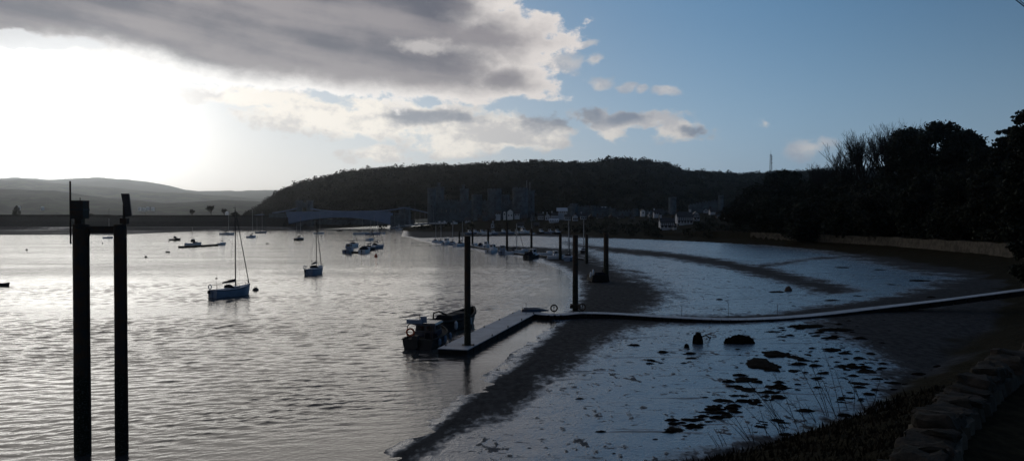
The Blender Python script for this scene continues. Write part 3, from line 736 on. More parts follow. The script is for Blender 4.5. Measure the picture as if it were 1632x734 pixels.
# ------------------------------------------------------------------ houses
def house(name, px, py, wpx, hpx, m, label, gable=True, D=None, roof=M_slate, depth=None, group=None, ry=0.0, timber=False, chim=1, wins=2, roofm=None):
    "px centre, py base row, size in photo pixels to the eaves; gable end to the camera or side-on"
    L_ = ray_land(px, py) if D is None else Vector((xr(px, D), D, zr(py, D)))
    lim = 630 if px < 880 else 605
    if D is None and px < 1040 and L_.y > lim: L_ = Vector((xr(px, lim), lim, zr(py, lim)))
    D_ = L_.y; k = D_ / F_PX; W = wpx * k; Hh_ = hpx * k; dep = depth or max(5, W * .8)
    root = empty(name, L_, ry); base = -6.0
    g = MB(); rh = (W * .42 if gable else min(dep, 7) * .38)
    if gable: g.prism([(-W / 2, base), (W / 2, base), (W / 2, Hh_), (0, Hh_ + rh), (-W / 2, Hh_)], 0, dep)
    else:
        pr = [(0, base), (dep, base), (dep, Hh_), (dep / 2, Hh_ + rh), (0, Hh_)]
        n = 5; vs = [(-W / 2, y, z) for y, z in pr] + [(W / 2, y, z) for y, z in pr]
        g.add(vs, [tuple(range(5)), tuple(range(9, 4, -1))] + [(i, 5 + i, 5 + (i + 1) % 5, (i + 1) % 5) for i in range(5)])
    g.build('wall', m, root)
    r_ = MB(); o = .35; th = .22
    if gable:
        for s_ in (-1, 1):
            sl = rh / (W / 2); x1 = s_ * (W / 2 + o)
            r_.prism([(0, Hh_ + rh + .02), (x1, Hh_ - sl * o + .02), (x1, Hh_ - sl * o + .02 + th), (0, Hh_ + rh + .02 + th)], -o, dep + o)
    else:
        for y0, y1, z0, z1 in ((-o, dep / 2, Hh_ - rh / (dep / 2) * o, Hh_ + rh), (dep / 2, dep + o, Hh_ + rh, Hh_ - rh / (dep / 2) * o)):
            x0 = W / 2 + o; r_.add([(-x0, y0, z0 + .02), (x0, y0, z0 + .02), (x0, y1, z1 + .02), (-x0, y1, z1 + .02), (-x0, y0, z0 + th), (x0, y0, z0 + th), (x0, y1, z1 + th), (-x0, y1, z1 + th)],
                                   [(0, 1, 2, 3), (7, 6, 5, 4), (0, 4, 5, 1), (2, 6, 7, 3), (1, 5, 6, 2), (0, 3, 7, 4)])
    rf = r_.build('roof', roof, root)
    rnd = random.Random(px * 7 + py)
    for c_ in range(chim):
        cx = (rnd.choice((-.35, .3)) if chim == 1 else (-.42 + .84 * c_)) * W * (1 if not gable else .3); cy = dep * .5
        q = MB(); q.box((cx, cy if not gable else dep * .6, Hh_ + rh + .2), (.9, .7, 2.0)); q.box((cx, cy if not gable else dep * .6, Hh_ + rh + 1.3), (1.1, .9, .2)); q.build('chimney', m if rnd.random() < .5 else M_brick, rf)
    nf = max(1, int(Hh_ / 2.6)); nw = max(1, wins)
    for f_ in range(nf):
        for w2 in range(nw):
            wx0 = (-.5 + (w2 + .5) / nw) * W; q = MB(); q.box((wx0, -.04, 1.5 + f_ * 2.6), (.95, .12, 1.25)); wi = q.build('window', M_glass, root)
            if D_ < 520 or wpx > 14:
                q = MB()
                for dx in (-.52, .52): q.box((wx0 + dx, -.08, 1.5 + f_ * 2.6), (.09, .12, 1.4))
                for dz in (-.68, .68): q.box((wx0, -.085, 1.5 + f_ * 2.6 + dz), (1.2, .13, .09))
                q.box((wx0, -.12, 1.5 + f_ * 2.6), (.05, .05, 1.25)); q.build('frame', M_whiteb, wi)
    if timber:
        q = MB(); nb = int(W / .9)
        for i in range(nb + 1): q.box((-W / 2 + W * i / nb, -.10, Hh_ * .75), (.22, .16, Hh_ * .5))
        q.box((0, -.11, Hh_ * .5), (W, .18, .28)); q.box((0, -.11, Hh_ - .1), (W, .18, .25)); q.build('timber_frame', M_timber, root)
    return tag(root, label, 'house', group)
HOUSES = [
 ('house', 813, 346, 9, 9, M_whiteb, 'tall pale blue-white gabled house standing in front of the castle', dict(wins=2, chim=0)),
 ('house', 804, 344, 4, 6, M_whiteb, 'narrow white annexe left of the tall gabled house below the castle', dict(wins=1, chim=0)),
 ('house', 824, 345, 8, 5, M_white, 'low pale annexe right of the tall gabled house below the castle', dict(gable=False, wins=2, chim=0)),
 ('house', 793, 343, 9, 3, M_white, 'low flat white building left of the tall gabled house', dict(gable=False, wins=3, chim=0)),
 ('house', 786, 353, 7, 5, M_brick, 'grey quay house left of the small pale gabled quay house', dict(gable=False, wins=2)),
 ('house', 785, 363, 5, 6, M_white, 'small pale gabled house on the quay by the harbour boats', dict(wins=1)),
 ('house', 796, 363, 7, 4, M_brick, 'dark low gabled shed on the quay beside the small pale house', dict(wins=1, chim=0)),
 ('house', 765, 352, 8, 5, M_brick, 'dull brown house at the left end of the quay row', dict(gable=False, wins=3)),
 ('house', 773, 347, 8, 5, M_stone, 'grey stone house under the castle rock', dict(gable=False, wins=2)),
 ('house', 836, 353, 8, 6, M_brick, 'brown house right of the tall gabled house', dict(gable=False, wins=2)),
 ('house', 849, 352, 8, 7, M_stone, 'grey gabled house under the right-hand castle tower', dict(wins=2)),
 ('house', 862, 350, 9, 6, M_white, 'terrace house at the left start of the town front', dict(gable=False, wins=3, chim=2)),
 ('house', 873, 351, 8, 7, M_white, 'terrace house with a plain gable in the town front', dict(wins=2)),
 ('house', 884, 351, 10, 8, M_white, 'pale many-windowed house in the town front', dict(gable=False, wins=4, chim=2)),
 ('house', 896, 341, 16, 5, M_white, 'low wide pale-roofed building at the left end of the town wall', dict(gable=False, wins=5, chim=0, roof=M_white)),
 ('house', 883, 355, 14, 2.5, M_white, 'long low pale-roofed shelter on the quay', dict(gable=False, wins=4, chim=0, roof=M_white)),
 ('house', 905, 351, 9, 6, M_white, 'pale roofed house in the middle of the town front', dict(gable=False, wins=3)),
 ('house', 917, 352, 8, 7, M_white, 'pale speckled house at the right end of the town front', dict(wins=3)),
 ('house', 938, 334, 7, 3, M_whiteb, 'small white building on the town wall skyline', dict(D=660, gable=False, wins=2, chim=1)),
 ('house', 962, 336, 8, 3, M_white, 'white-roofed building peeping over the town wall', dict(D=660, gable=False, wins=2, chim=0, roof=M_white)),
 ('house', 950, 337, 8, 4, M_brick, 'brown roof showing between the two white roofs over the town wall', dict(D=662, gable=False, wins=2)),
 ('house', 1025, 342, 6, 6, M_whiteb, 'lone white steep-gabled house between the town wall and the timbered houses', dict(wins=1, chim=0)),
 ('house', 1036, 347, 4, 4, M_white, 'tiny pale cottage below the lone steep-gabled house', dict(wins=1)),
 ('house', 1054, 336, 9, 3, M_white, 'low white house above the left timbered house', dict(gable=False, wins=3)),
 ('house', 1112, 332, 14, 4, M_brick, 'long brown terrace above the timbered houses', dict(gable=False, wins=5, chim=2)),
 ('house', 1125, 334, 6, 4, M_white, 'small pale house at the right end of the brown terrace', dict(wins=1)),
 ('house', 1064, 366, 22, 12, M_white, 'left black and white timbered house by the shore', dict(gable=False, timber=True, wins=4, chim=2)),
 ('house', 1076, 366, 5, 5, M_white, 'small pointed white gable lodge beside the left timbered house', dict(wins=1, chim=0)),
 ('house', 1092, 358, 24, 13, M_white, 'right long black and white timbered house above the lodge', dict(gable=False, timber=True, wins=5, chim=2)),
 ('house', 1110, 352, 10, 10, M_white, 'timbered cross gable at the right end of the long timbered house', dict(timber=True, wins=2, chim=0)),
 ('house', 930, 350, 9, 6, M_white, 'pale side-on house just right of the speckled house in the town front', dict(gable=False, wins=3, D=600)),
 ('house', 942, 351, 6, 6, M_brick, 'dull gabled house right of the side-on one at the foot of the town wall', dict(wins=2, D=600)),
 ('house', 957, 352, 10, 5, M_white, 'long pale house at the foot of the town wall below the two white roofs', dict(gable=False, wins=4, D=600, chim=2)),
 ('house', 974, 351, 6, 6, M_brick, 'dull gabled house at the foot of the right wall tower', dict(wins=2, D=600)),
 ('house', 990, 352, 9, 5, M_white, 'pale house right of the wall tower, nearest the lone steep-gabled one', dict(gable=False, wins=3, D=590)),
 ('house', 1008, 353, 7, 4, M_brick, 'low dull house between the pale wall-foot house and the lone gable', dict(gable=False, wins=2, D=560)),
 ('house', 1046, 343, 7, 4, M_white, 'pale cottage just left above the left timbered house', dict(gable=False, wins=2, D=560)),
 ('house', 1136, 340, 8, 4, M_white, 'pale house below the sloping wall, right of the timbered cross gable', dict(gable=False, wins=3, D=560)),
 ('house', 1146, 350, 7, 4, M_brick, 'dull low house left of the white-chimneyed house', dict(gable=False, wins=2, D=470)),
 ('house', 745, 354, 8, 4, M_white, 'low pale shed on the bank left of the quay row', dict(gable=False, wins=3, chim=0)),
 ('house', 830, 362, 10, 4, M_white, 'low pale quay building behind the largest white cruiser', dict(gable=False, wins=4, chim=0)),
 ('house', 855, 363, 8, 4, M_brick, 'dull quay shed right of the low pale quay building', dict(gable=False, wins=2, chim=0)),
 ('house', 1160, 351, 9, 6, M_white, 'white-chimneyed house half hidden by the shore wood', dict(gable=False, wins=3, chim=2, timber=True)),
]
for nm, px, py, wp, hp, m, lb, kw in HOUSES: house(nm, px, py, wp, hp, m, lb, **kw)
# a few houses far off at the foot of the hills
for px, py, lb in ((29, 331, 'far white farmhouse low on the left hill'), (67, 332, 'far white house on the left hill, right of the first'), (222, 333, 'leftmost bright house of the hamlet below the hills'),
                   (229, 334, 'brightest house in the middle of the hamlet below the hills'), (235, 332.5, 'upper house of the hamlet below the hills'), (243, 333, 'rightmost house of the hamlet below the hills'), (361, 340, 'white house at the hill foot behind the embankment')):
    o = house('house', px, py, 4, 1.6, M_whiteb, lb, gable=False, D=2300, wins=3, chim=0, roof=M_whiteb)

# ------------------------------------------------------------------ castle
D = 690.0
root = empty('castle', (xr(765, D), D, ray_land(765, 345, 600, 750).z)); z0 = root.location.z; ox = root.location.x
def cyl_tower(px, py, wpx, dy, turret=None, base=344):
    r_ = wpx / 2 * D / F_PX; h_ = zr(py, D + dy) - z0; x = xr(px, D + dy) - ox
    g = MB(); g.lathe((x, dy, 0), [(r_ * 1.08, -4), (r_ * 1.02, 2), (r_, h_ - 1.6), (r_ * 1.06, h_ - 1.4), (r_ * 1.06, h_)], 20)
    n = 12
    for k in range(n):
        a = 2 * math.pi * k / n; g.box((x + math.cos(a) * r_ * .96, dy + math.sin(a) * r_ * .96, h_ + .65), (r_ * .3, .7, 1.3), a + math.pi / 2)
    t_ = g.build('tower', M_stone, root)
    if turret:
        q = MB(); q.lathe((x + turret * r_ * .5, dy, 0), [(r_ * .32, h_ - 1), (r_ * .3, h_ + 4.0), (r_ * .36, h_ + 4.4), (r_ * .36, h_ + 5.2)], 12); q.build('turret', M_stone, t_)
    for zz in (h_ * .45, h_ * .72):
        q = MB(); q.box((x + r_ * .1, dy - r_ * 1.01, zz), (.5, .3, 1.8)); q.build('window', M_glass, t_)
    return t_
for a in ((688, 302, 13, 0, None), (701, 300, 14, 26, -.4), (740, 303, 14, 30, -.5), (760, 312, 16, 2, None), (788, 303, 22, 0, None), (805, 312, 14, 30, None), (829, 301, 24, 2, None), (846, 305, 12, 32, None)):
    cyl_tower(*a)
for x0, x1, py, dy in ((690, 760, 323, 4), (760, 788, 326, 4), (788, 829, 325, 5), (700, 846, 320, 34)):
    g = MB(); xa, xb = xr(x0, D + dy) - ox, xr(x1, D + dy) - ox; h_ = zr(py, D + dy) - z0
    g.box(((xa + xb) / 2, dy, h_ / 2 - 2), (xb - xa, 2.4, h_ + 4)); n = int((xb - xa) / 2.6)
    for k in range(n): g.box((xa + (k + .5) * (xb - xa) / n, dy - .8, h_ + .6), (1.3, .6, 1.2))
    w_ = g.build('curtain_wall', M_stone, root)
    if dy == 4:
        for k in range(5): q = MB(); q.box((xa + 8 + k * 4.2 if x0 == 690 else xa + 3 + k * 2.5, dy - 1.22, h_ * .55), (.7, .2, 3.0)); q.build('window', M_glass, w_)
for px, pt in ((839.5, 288), (844.5, 290)):
    g = MB(); x = xr(px, D) - ox; g.tube([(x, 0, zr(303, D) - z0), (x, 0, zr(pt, D) - z0)], [.22, .18], 6); g.build('flagpole', M_white, root)
tag(root, 'ruined grey stone castle with battlemented round towers below the wooded hill', 'castle')
def town_wall(px0, px1, pt0, pt1, pb, Dw, label, towers):
    root = empty('town_wall', (xr((px0 + px1) / 2, Dw), Dw, ray_land((px0 + px1) / 2, pb, Dw - 100, Dw + 60).z)); g = MB(); xa, xb = xr(px0, Dw) - root.location.x, xr(px1, Dw) - root.location.x
    za, zb = zr(pt0, Dw) - root.location.z, zr(pt1, Dw) - root.location.z
    g.prism([(xa, -4), (xb, -4), (xb, zb), (xa, za)], 0, 2.2); n = int((xb - xa) / 2.5)
    for k in range(n): t_ = (k + .5) / n; g.box((xa + t_ * (xb - xa), .4, za + t_ * (zb - za) + .5), (1.2, .5, 1.0))
    g.build('curtain_wall', M_stone, root)
    for px, pt, wp in towers:
        g = MB(); x = xr(px, Dw) - root.location.x; r_ = wp / 2 * Dw / F_PX; h_ = zr(pt, Dw) - root.location.z
        g.lathe((x, -1.5, 0), [(r_ * 1.05, -4), (r_, h_ - 1), (r_ * 1.05, h_ - .8), (r_ * 1.05, h_)], 16)
        for k in range(10): a = k * .628; g.box((x + math.cos(a) * r_ * .95, -1.5 + math.sin(a) * r_ * .95, h_ + .5), (r_ * .35, .6, 1.0), a + math.pi / 2)
        g.build('tower', M_stone, root)
    return tag(root, label, 'wall')
town_wall(905, 975, 329, 331, 352, 640, 'high grey town wall with towers right of the castle', [(914, 326, 12), (975, 334, 10), (945, 329, 8)])
town_wall(975, 1075, 337, 336, 350, 620, 'lower stretch of the town wall running right to a square-looking tower', [(1012, 334, 8), (1071, 316, 12)])
town_wall(1098, 1152, 327, 318, 340, 620, 'sloping stretch of town wall climbing the hill to its top tower', [(1148, 313, 8)])

# ------------------------------------------------------------------ bridges
D = 740.0
root = empty('road_bridge', (xr(540), D, 0)); ox = xr(540)
g = MB(); top = [(px, 339.2 - .9 * (1 - ((px - 540) / 83) ** 2)) for px in range(457, 624, 6)] + [(623, 339.2)]
bot = [(px, 346.4 + 11.5 * abs((px - 540) / 83) ** 2.1) for px in range(623, 456, -6)]
g.prism([(xr(a) - ox, zr(b_)) for a, b_ in top + bot], -7, 7); g.build('arch_deck', M_bridge, root)
g = MB(); g.loft([[(xr(a) - ox, y, zr(b_) + dz) for y, dz in ((-7.3, 0), (-7.3, 1.1), (-7.0, 1.1), (-7.0, 0))] for a, b_ in top]); g.build('parapet', M_bridge, root)
for px0, px1 in ((430, 457), (623, 652)):
    g = MB(); g.prism([(xr(px0) - ox, -2), (xr(px1) - ox, -2), (xr(px1) - ox, zr(340 if px1 < 500 else 341.5)), (xr(px0) - ox, zr(341 if px1 < 500 else 343))], -8, 9); g.build('abutment', M_stone, root)
tag(root, 'pale blue flat-arched road bridge spanning the river mouth', 'bridge')
D2 = 770.0
root = empty('suspension_bridge', (xr(485, D2), D2, 0)); ox = root.location.x
for px in (477, 494):
    g = MB(); x = xr(px, D2) - ox; g.lathe((x, 0, 0), [(3.6, 0), (3.3, zr(322, D2)), (3.7, zr(321.6, D2)), (3.7, zr(320.4, D2))], 14)
    for k in range(8): a = k * .785; g.box((x + math.cos(a) * 3.3, math.sin(a) * 3.3, zr(319.8, D2)), (1.3, .6, 1.0), a + math.pi / 2)
    g.build('tower', M_stone, root)
g = MB(); g.box((0, 0, zr(326.5, D2)), (xr(494, D2) - xr(477, D2), 3, 5)); g.build('gate_lintel', M_stone, root)
g = MB(); g.box(((xr(540, D2) - ox), 0, zr(340.5, D2)), (xr(655, D2) - xr(440, D2), 6, 1.0)); g.build('deck', M_stone, root)
for y in (-2.6, 2.6):
    for pts in ([(494, 332), (510, 334.8), (530, 336.5), (558, 337), (590, 336.6), (615, 335.4), (632, 333.2), (645, 331)], [(477, 331), (465, 334), (450, 337), (430, 340), (405, 343.5)], [(645, 331), (660, 334), (690, 341)]):
        g = MB(); g.tube([(xr(a, D2) - ox, y, zr(b_, D2)) for a, b_ in pts], .55, 5); g.build('chain', M_bridge, root)
g = MB()
for k in range(26):
    px = 500 + k * 5.3; yb = np.interp(px, [494, 510, 530, 558, 590, 615, 645], [332, 334.8, 336.5, 337, 336.6, 335.4, 331]); g.tube([(xr(px, D2) - ox, -2.6, zr(yb, D2)), (xr(px, D2) - ox, -2.6, zr(340, D2))], .1, 4)
g.build('hanger_rods', M_steel, root)
g = MB()
for px in (640, 650): g.lathe((xr(px, D2) - ox, 0, 0), [(3, 0), (2.8, zr(331, D2)), (3.2, zr(330.6, D2)), (3.2, zr(329.4, D2))], 14)
g.build('tower', M_stone, root)
tag(root, 'old stone-towered chain suspension bridge behind the blue road bridge', 'bridge')
D3 = 805.0
root = empty('railway_bridge', (xr(560, D3), D3, 0)); g = MB(); g.box((0, 0, zr(353.5, D3)), (xr(660, D3) - xr(460, D3), 9, 5.6)); g.build('tube', M_stone, root)
g = MB()
for px in (470, 640): g.box((xr(px, D3) - xr(560, D3), 0, zr(360, D3) - 2), (9, 12, 9))
g.build('pier', M_stone, root); tag(root, 'grey tubular railway bridge seen under the arch of the blue bridge', 'bridge')
# ------------------------------------------------------------------ radio mast
x, y, z = on_hill(1228, .9); z = zr(276, 1200); root = empty('radio_mast', (xr(1228, 1200), 1200, z - 6)); hm = zr(246, 1200) - z + 6
g = MB()
for sx in (-1, 1):
    for sy in (-1, 1): g.tube([(sx * 1.9, sy * 1.9, 0), (sx * .9, sy * .9, hm)], .22, 4)
n = 12
for k in range(n):
    z0_, z1_ = hm * k / n, hm * (k + 1) / n; a0 = 1.9 - k / n; a1 = 1.9 - (k + 1) / n
    g.tube([(-a0, -a0, z0_), (a1, -a1, z1_)], .13, 3); g.tube([(a0, -a0, z0_), (-a1, -a1, z1_)], .13, 3); g.tube([(-a0, -a0, z0_), (a0, -a0, z0_)], .13, 3)
g.build('lattice', M_steel, root)
g = MB(); g.tube([(0, 0, hm - 1), (0, 0, hm + 7)], [.16, .1], 5); g.build('antenna', M_steel, root)
for zz in (hm * .62, hm * .78, hm * .9): g = MB(); g.lathe((1.4, -1.2, zz), [(.9, -.6), (1.0, 0), (.9, .6)], 8); g.build('dish', M_steel, root)
tag(root, 'tall lattice radio mast on the skyline above the wood', 'radio mast')

# ------------------------------------------------------------------ pale wall along the right shore
def offset_line(pts, d):
    out = []
    for i, p in enumerate(pts):
        a = Vector(pts[max(i - 1, 0)]); b_ = Vector(pts[min(i + 1, len(pts) - 1)]); t_ = (b_ - a).normalized(); out.append(Vector(p) + Vector((t_.y, -t_.x)) * d)
    return out
base = [(40, 62), (57, 88), (69, 115), (77, 150), (82, 190), (79, 240), (72, 268)]
off = offset_line(base, 12.6); dense = []
for i in range(len(off) - 1):
    n = 14
    for k in range(n): dense.append(off[i].lerp(off[i + 1], k / n))
dense = [p for p in dense if p.y > 80]
root = empty('shore_wall', (dense[0].x, dense[0].y, 0)); rx_, ry_ = dense[0]
g = MB(); secs = []
for i, p in enumerate(dense):
    zb = H(p.x - 1.6, p.y) - .6; zt = zb + 2.9 + .12 * math.sin(i * 1.7)
    secs.append([(p.x - rx_ - .5, p.y - ry_, zb), (p.x - rx_ - .3, p.y - ry_, zt), (p.x - rx_ + .5, p.y - ry_, zt), (p.x - rx_ + .6, p.y - ry_, zb)])
g.loft(secs); g.build('masonry', M_wall, root); tag(root, 'pale stone retaining wall along the foot of the shore wood on the right', 'wall')

# ------------------------------------------------------------------ boats
def hull_mb(L_, Bm, fb, draft=.35, transom=.75, sheer=.25, n=13, flare=1.0):
    g = MB(); secs = []
    for i in range(n):
        t = i / (n - 1); x = (-.5 + t) * L_
        w_ = Bm / 2 * (transom + (1 - transom) * math.sin(min(1, t / .45) * math.pi / 2)) if t < .45 else Bm / 2 * max(.02, math.cos(((t - .45) / .55) ** 1.5 * math.pi / 2))
        f = fb * (1 + sheer * (t - .35) ** 2 * 2.4 + (.16 if t > .5 else 0) * (t - .5) * 2); d = draft * (1 - max(0, t - .6) ** 1.5 * 2.2); ov = .05 * L_ * max(0, t - .6) * 2
        xb = x - ov
        secs.append([(x, w_ * flare, f), (xb * .4 + x * .6, w_ * .96, f * .45), (xb, w_ * .86, 0), (xb, w_ * .5, -d * .7), (xb, 0, -d), (xb, -w_ * .5, -d * .7), (xb, -w_ * .86, 0), (xb * .4 + x * .6, -w_ * .96, f * .45), (x, -w_ * flare, f)])
    g.loft(secs); 
    # deck closes the loft
    return g, secs
def deck_mb(secs, drop=.04, i0=0):
    g = MB(); s2 = []
    for s in secs[i0:]:
        a, b_ = Vector(s[0]), Vector(s[-1]); s2.append([a - Vector((0, 0, drop)), (a + b_) / 2 + Vector((0, 0, .05 - drop)), b_ - Vector((0, 0, drop))])
    g.loft(s2, caps=False); return g
def cabin_mb(x0, x1, w_, z0, h, slope=.35):
    g = MB(); secs = []
    for x, k, zz in ((x0, .92, 0), (x0 + .02, .94, h), ((x0 + x1) / 2, .95, h * 1.02), (x1 - (x1 - x0) * slope, .8, h * .92), (x1, .5, .02)):
        W_ = w_ / 2 * k; secs.append([(x, W_, z0), (x, W_ * .86, z0 + zz * .9 + .01), (x, W_ * .5, z0 + zz + .02), (x, -W_ * .5, z0 + zz + .02), (x, -W_ * .86, z0 + zz * .9 + .01), (x, -W_, z0)])
    g.loft(secs, closed=True); return g
def yacht(loc, yaw, L_, mast, hull=M_gel, near=False, cover=M_canvas, label='', group='boats afloat on the river', boom=True, sprayhood=True, mizzen=False, stripe=None, genoa=True, lean=0.0, cabin=None):
    Bm = L_ * .33; fb = .10 * L_ + (.36 if near else .14); root = empty('sailing_yacht', loc, yaw)
    hm, secs = hull_mb(L_, Bm, fb); ho = hm.build('hull', hull, root, smooth=False)
    deck_mb(secs, -.01).build('deck', M_white, root)
    if near:
        s_ = MB()
        for sd in (0, -1):
            st = [(Vector(s[sd]) + Vector((0, .012 if sd == 0 else -.012, -.10))) for s in secs]; s2 = [[p, p + Vector((0, 0, .06))] for p in st]; s_.loft(s2, caps=False)
        s_.build('stripe', M_navy, ho)
    z = fb * .98; cb = cabin_mb(-.12 * L_, .24 * L_, Bm * .66, z, .045 * L_ + .06).build('cabin', cabin or M_gel, root)
    for sd in (-1, 1):
        w_ = MB(); w_.box((.03 * L_, sd * Bm * .307, z + .05 * L_ * .62), (.2 * L_, .03, .10)); w_.build('window', M_glass, cb)
    mx = .10 * L_; dz = z + .04 * L_
    m_ = MB(); m_.tube([(mx, 0, dz - .4), (mx - lean, 0, mast)], [.075 if near else .10, .05 if near else .08], 6); ms = m_.build('mast', M_spard if near else M_alu, root)
    if near or L_ > 7:
        q = MB(); q.tube([(mx, -Bm * .33, mast * .52), (mx, Bm * .33, mast * .52)], .025, 4); q.build('spreader', M_alu, ms)
    rg = MB(); r_ = .008 if near else .012
    rg.tube([(mx, 0, mast), (-.5 * L_, 0, fb)], r_, 3, cap=False)
    for sd in (-1, 1): rg.tube([(mx, 0, mast * .97), (mx, sd * Bm * .33, mast * .52), (mx - .1, sd * Bm * .46, fb)], r_, 3, cap=False)
    rg.build('rigging', M_steel, root)
    fs = MB(); p0, p1 = Vector((.48 * L_, 0, fb * 1.25)), Vector((mx + .05, 0, mast * .985))
    fs.tube([p0, p0.lerp(p1, .02), p0.lerp(p1, .06), p0.lerp(p1, .6), p0.lerp(p1, .93), p1], [.02, .03, .055 if near else .06, .045, .025, .012] if genoa else .012, 6); fs.build('furled_sail' if genoa else 'forestay', M_canvas, root)
    if boom:
        bz = dz + .065 * L_ + .25; bl = .36 * L_
        b_ = MB(); b_.tube([(mx - .05, 0, bz), (mx - bl, 0, bz - .08)], .045, 6); bo = b_.build('boom', M_alu, root)
        c_ = MB(); c_.tube([(mx - .04, 0, bz + .32), (mx - .12, 0, bz + .16), (mx - bl * .5, 0, bz + .08), (mx - bl * .97, 0, bz - .02)], [.05, .15, .13, .07], 8); c_.build('sail_cover', cover, bo)
    if sprayhood:
        q = MB(); secs2 = []
        for x, hh_ in ((-.12 * L_, .13 * L_ * .55), (-.07 * L_, .13 * L_ * .56), (.0, .02)):
            W_ = Bm * .34; secs2.append([(x, W_ * math.cos(a), z + .03 * L_ + hh_ * math.sin(a)) for a in (0, .5, 1.0, 1.57, 2.1, 2.6, 3.14)])
        q.loft(secs2); q.build('sprayhood', cover, root)
    if near:
        q = MB()   # pulpit, pushpit and guard rails
        for sd in (-1, 1):
            pts = [Vector(s[0 if sd == 1 else -1]) * 1 for s in secs]; up = Vector((0, 0, .55))
            for i in (0, 3, 6, 9, 11): q.tube([pts[i], pts[i] + up], .012, 4)
            q.tube([p + up for p in pts[:-1]] + [Vector((L_ * .49, 0, pts[-1].z + .55))], .010, 4, cap=False); q.tube([p + up * .5 for p in pts[:-1]], .006, 3, cap=False)
        q.tube([Vector(secs[0][0]) + Vector((0, 0, .55)), Vector(secs[0][-1]) + Vector((0, 0, .55))], .012, 4); q.build('guard_rail', M_steel, root)
        q = MB(); q.box((-.5 * L_ - .18, .25 * Bm, fb * .8), (.24, .22, .36), top=.8); q.tube([(-.5 * L_ - .18, .25 * Bm, fb * .8), (-.5 * L_ - .2, .25 * Bm, -.3)], .05, 5); q.build('outboard_motor', M_black, root)
        q = MB(); q.tube([(-.49 * L_, -.3 * Bm, fb), (-.49 * L_, -.3 * Bm, fb + 1.35)], .016, 4); q.box((-.49 * L_, -.3 * Bm, fb + 1.4), (.3, .05, .14)); q.build('wind_generator', M_steel, root)
        q = MB(); q.torus((-.47 * L_, .36 * Bm, fb + .38), .24, .06, 'X', 14, 6); q.build('life_ring', M_white, root)
        q = MB(); q.tube([(-.49 * L_, 0, fb * .9), (-.5 * L_ - .04, 0, -.3)], .05, 4); q.box((-.5 * L_ - .06, 0, fb * .3), (.1, .04, fb * 1.2)); q.build('rudder', M_gelb, root)
        q = MB(); q.tube([(mx, 0, mast), (mx, 0, mast + .6)], .01, 3); q.box((mx - .1, 0, mast + .15), (.35, .02, .05)); q.build('masthead_vane', M_steel, ms)
        q = MB(); q.box((.47 * L_, 0, fb * 1.25 + .1), (.3, .12, .12)); q.tube([(.46 * L_, 0, fb * 1.25 + .3), (.44 * L_, 0, fb * 1.25 + .75)], [.10, .03], 6); q.build('furling_drum', M_black, root)
    if mizzen:
        q = MB(); q.tube([(-.36 * L_, 0, z - .2), (-.36 * L_, 0, mast * .72)], [.07, .05], 6); q.build('mizzen_mast', M_alu, root)
    return tag(root, label, 'yacht', group)
def motorboat(loc, yaw, L_, hull=M_gel, label='', group='boats afloat on the river', house_=True, canopy=False, near=False, pole=0, cab=M_gel, cat='motor boat'):
    Bm = L_ * .36; fb = .115 * L_ + .12; root = empty('motor_boat', loc, yaw)
    hm, secs = hull_mb(L_, Bm, fb, transom=.9, sheer=.4); hm.build('hull', hull, root); deck_mb(secs, .02).build('deck', M_white, root)
    z = fb; cab_ = cabin_mb(-.02 * L_, .36 * L_, Bm * .74, z * .95, .10 * L_).build('cabin', cab, root)
    if house_:
        g = MB(); g.box((-.02 * L_, 0, z + .16 * L_), (.26 * L_, Bm * .66, .20 * L_), top=.82, topy=.9); g.build('wheelhouse', cab, root)
        for sd in (-1, 1): q = MB(); q.box((-.02 * L_, sd * Bm * .322, z + .19 * L_), (.17 * L_, .03, .09 * L_)); q.build('window', M_glass, root)
        q = MB(); q.box((-.138 * L_, 0, z + .18 * L_), (.03, Bm * .36, .10 * L_)); q.build('window', M_glass, root)
        q = MB(); q.box((-.04 * L_, 0, z + .272 * L_), (.30 * L_, Bm * .66, .05)); q.build('cabin_roof', M_gel if not near else M_canvas, root)
    if canopy:
        q = MB(); q.loft([[(x, Bm * .36 * math.cos(a), z + .05 + hh_ * math.sin(a)) for a in (0, .6, 1.2, 1.9, 2.5, 3.14)] for x, hh_ in ((-.46 * L_, .12 * L_), (-.2 * L_, .17 * L_), (.02 * L_, .15 * L_))]); q.build('canopy', M_canvas, root)
    q = MB(); q.box((-.5 * L_ - .16, 0, fb * .7), (.26, .3, .5), top=.7); q.tube([(-.5 * L_ - .16, 0, fb * .6), (-.5 * L_ - .18, 0, -.3)], .05, 5); q.build('outboard_motor', M_black, root)
    q = MB()
    for sd in (-1, 1): q.tube([Vector(secs[i][0 if sd == 1 else -1]) + Vector((0, 0, .32)) for i in (7, 9, 11, 12)], .018, 4)
    for i in (8, 10): [q.tube([Vector(secs[i][k]), Vector(secs[i][k]) + Vector((0, 0, .32))], .015, 4) for k in (0, -1)]
    q.build('bow_rail', M_alu, root)
    if pole: q = MB(); q.tube([(-.05 * L_, 0, z + .1 * L_), (-.05 * L_, 0, pole)], .035, 5); q.build('mast', M_alu, root)
    return tag(root, label, cat, group)
def dinghy(loc, yaw, L_, m=M_gel, label='', group='boats afloat on the river', cat='dinghy', name='dinghy'):
    root = empty(name, loc, yaw); hm, secs = hull_mb(L_, L_ * .4, .38, draft=.15, transom=.8); hm.build('hull', m, root)
    q = MB()
    for x in (-.25, .12): q.box((x * L_, 0, .31), (.22, L_ * .34, .04))
    q.build('thwart', M_brick, root)
    q = MB()
    for sd in (0, -1): q.tube([Vector(s[sd]) for s in secs], .035, 5)
    q.build('gunwale', M_rubber, root); return tag(root, label, cat, group)
def P0(px, py, z=0.0): return gp(px, py, z)
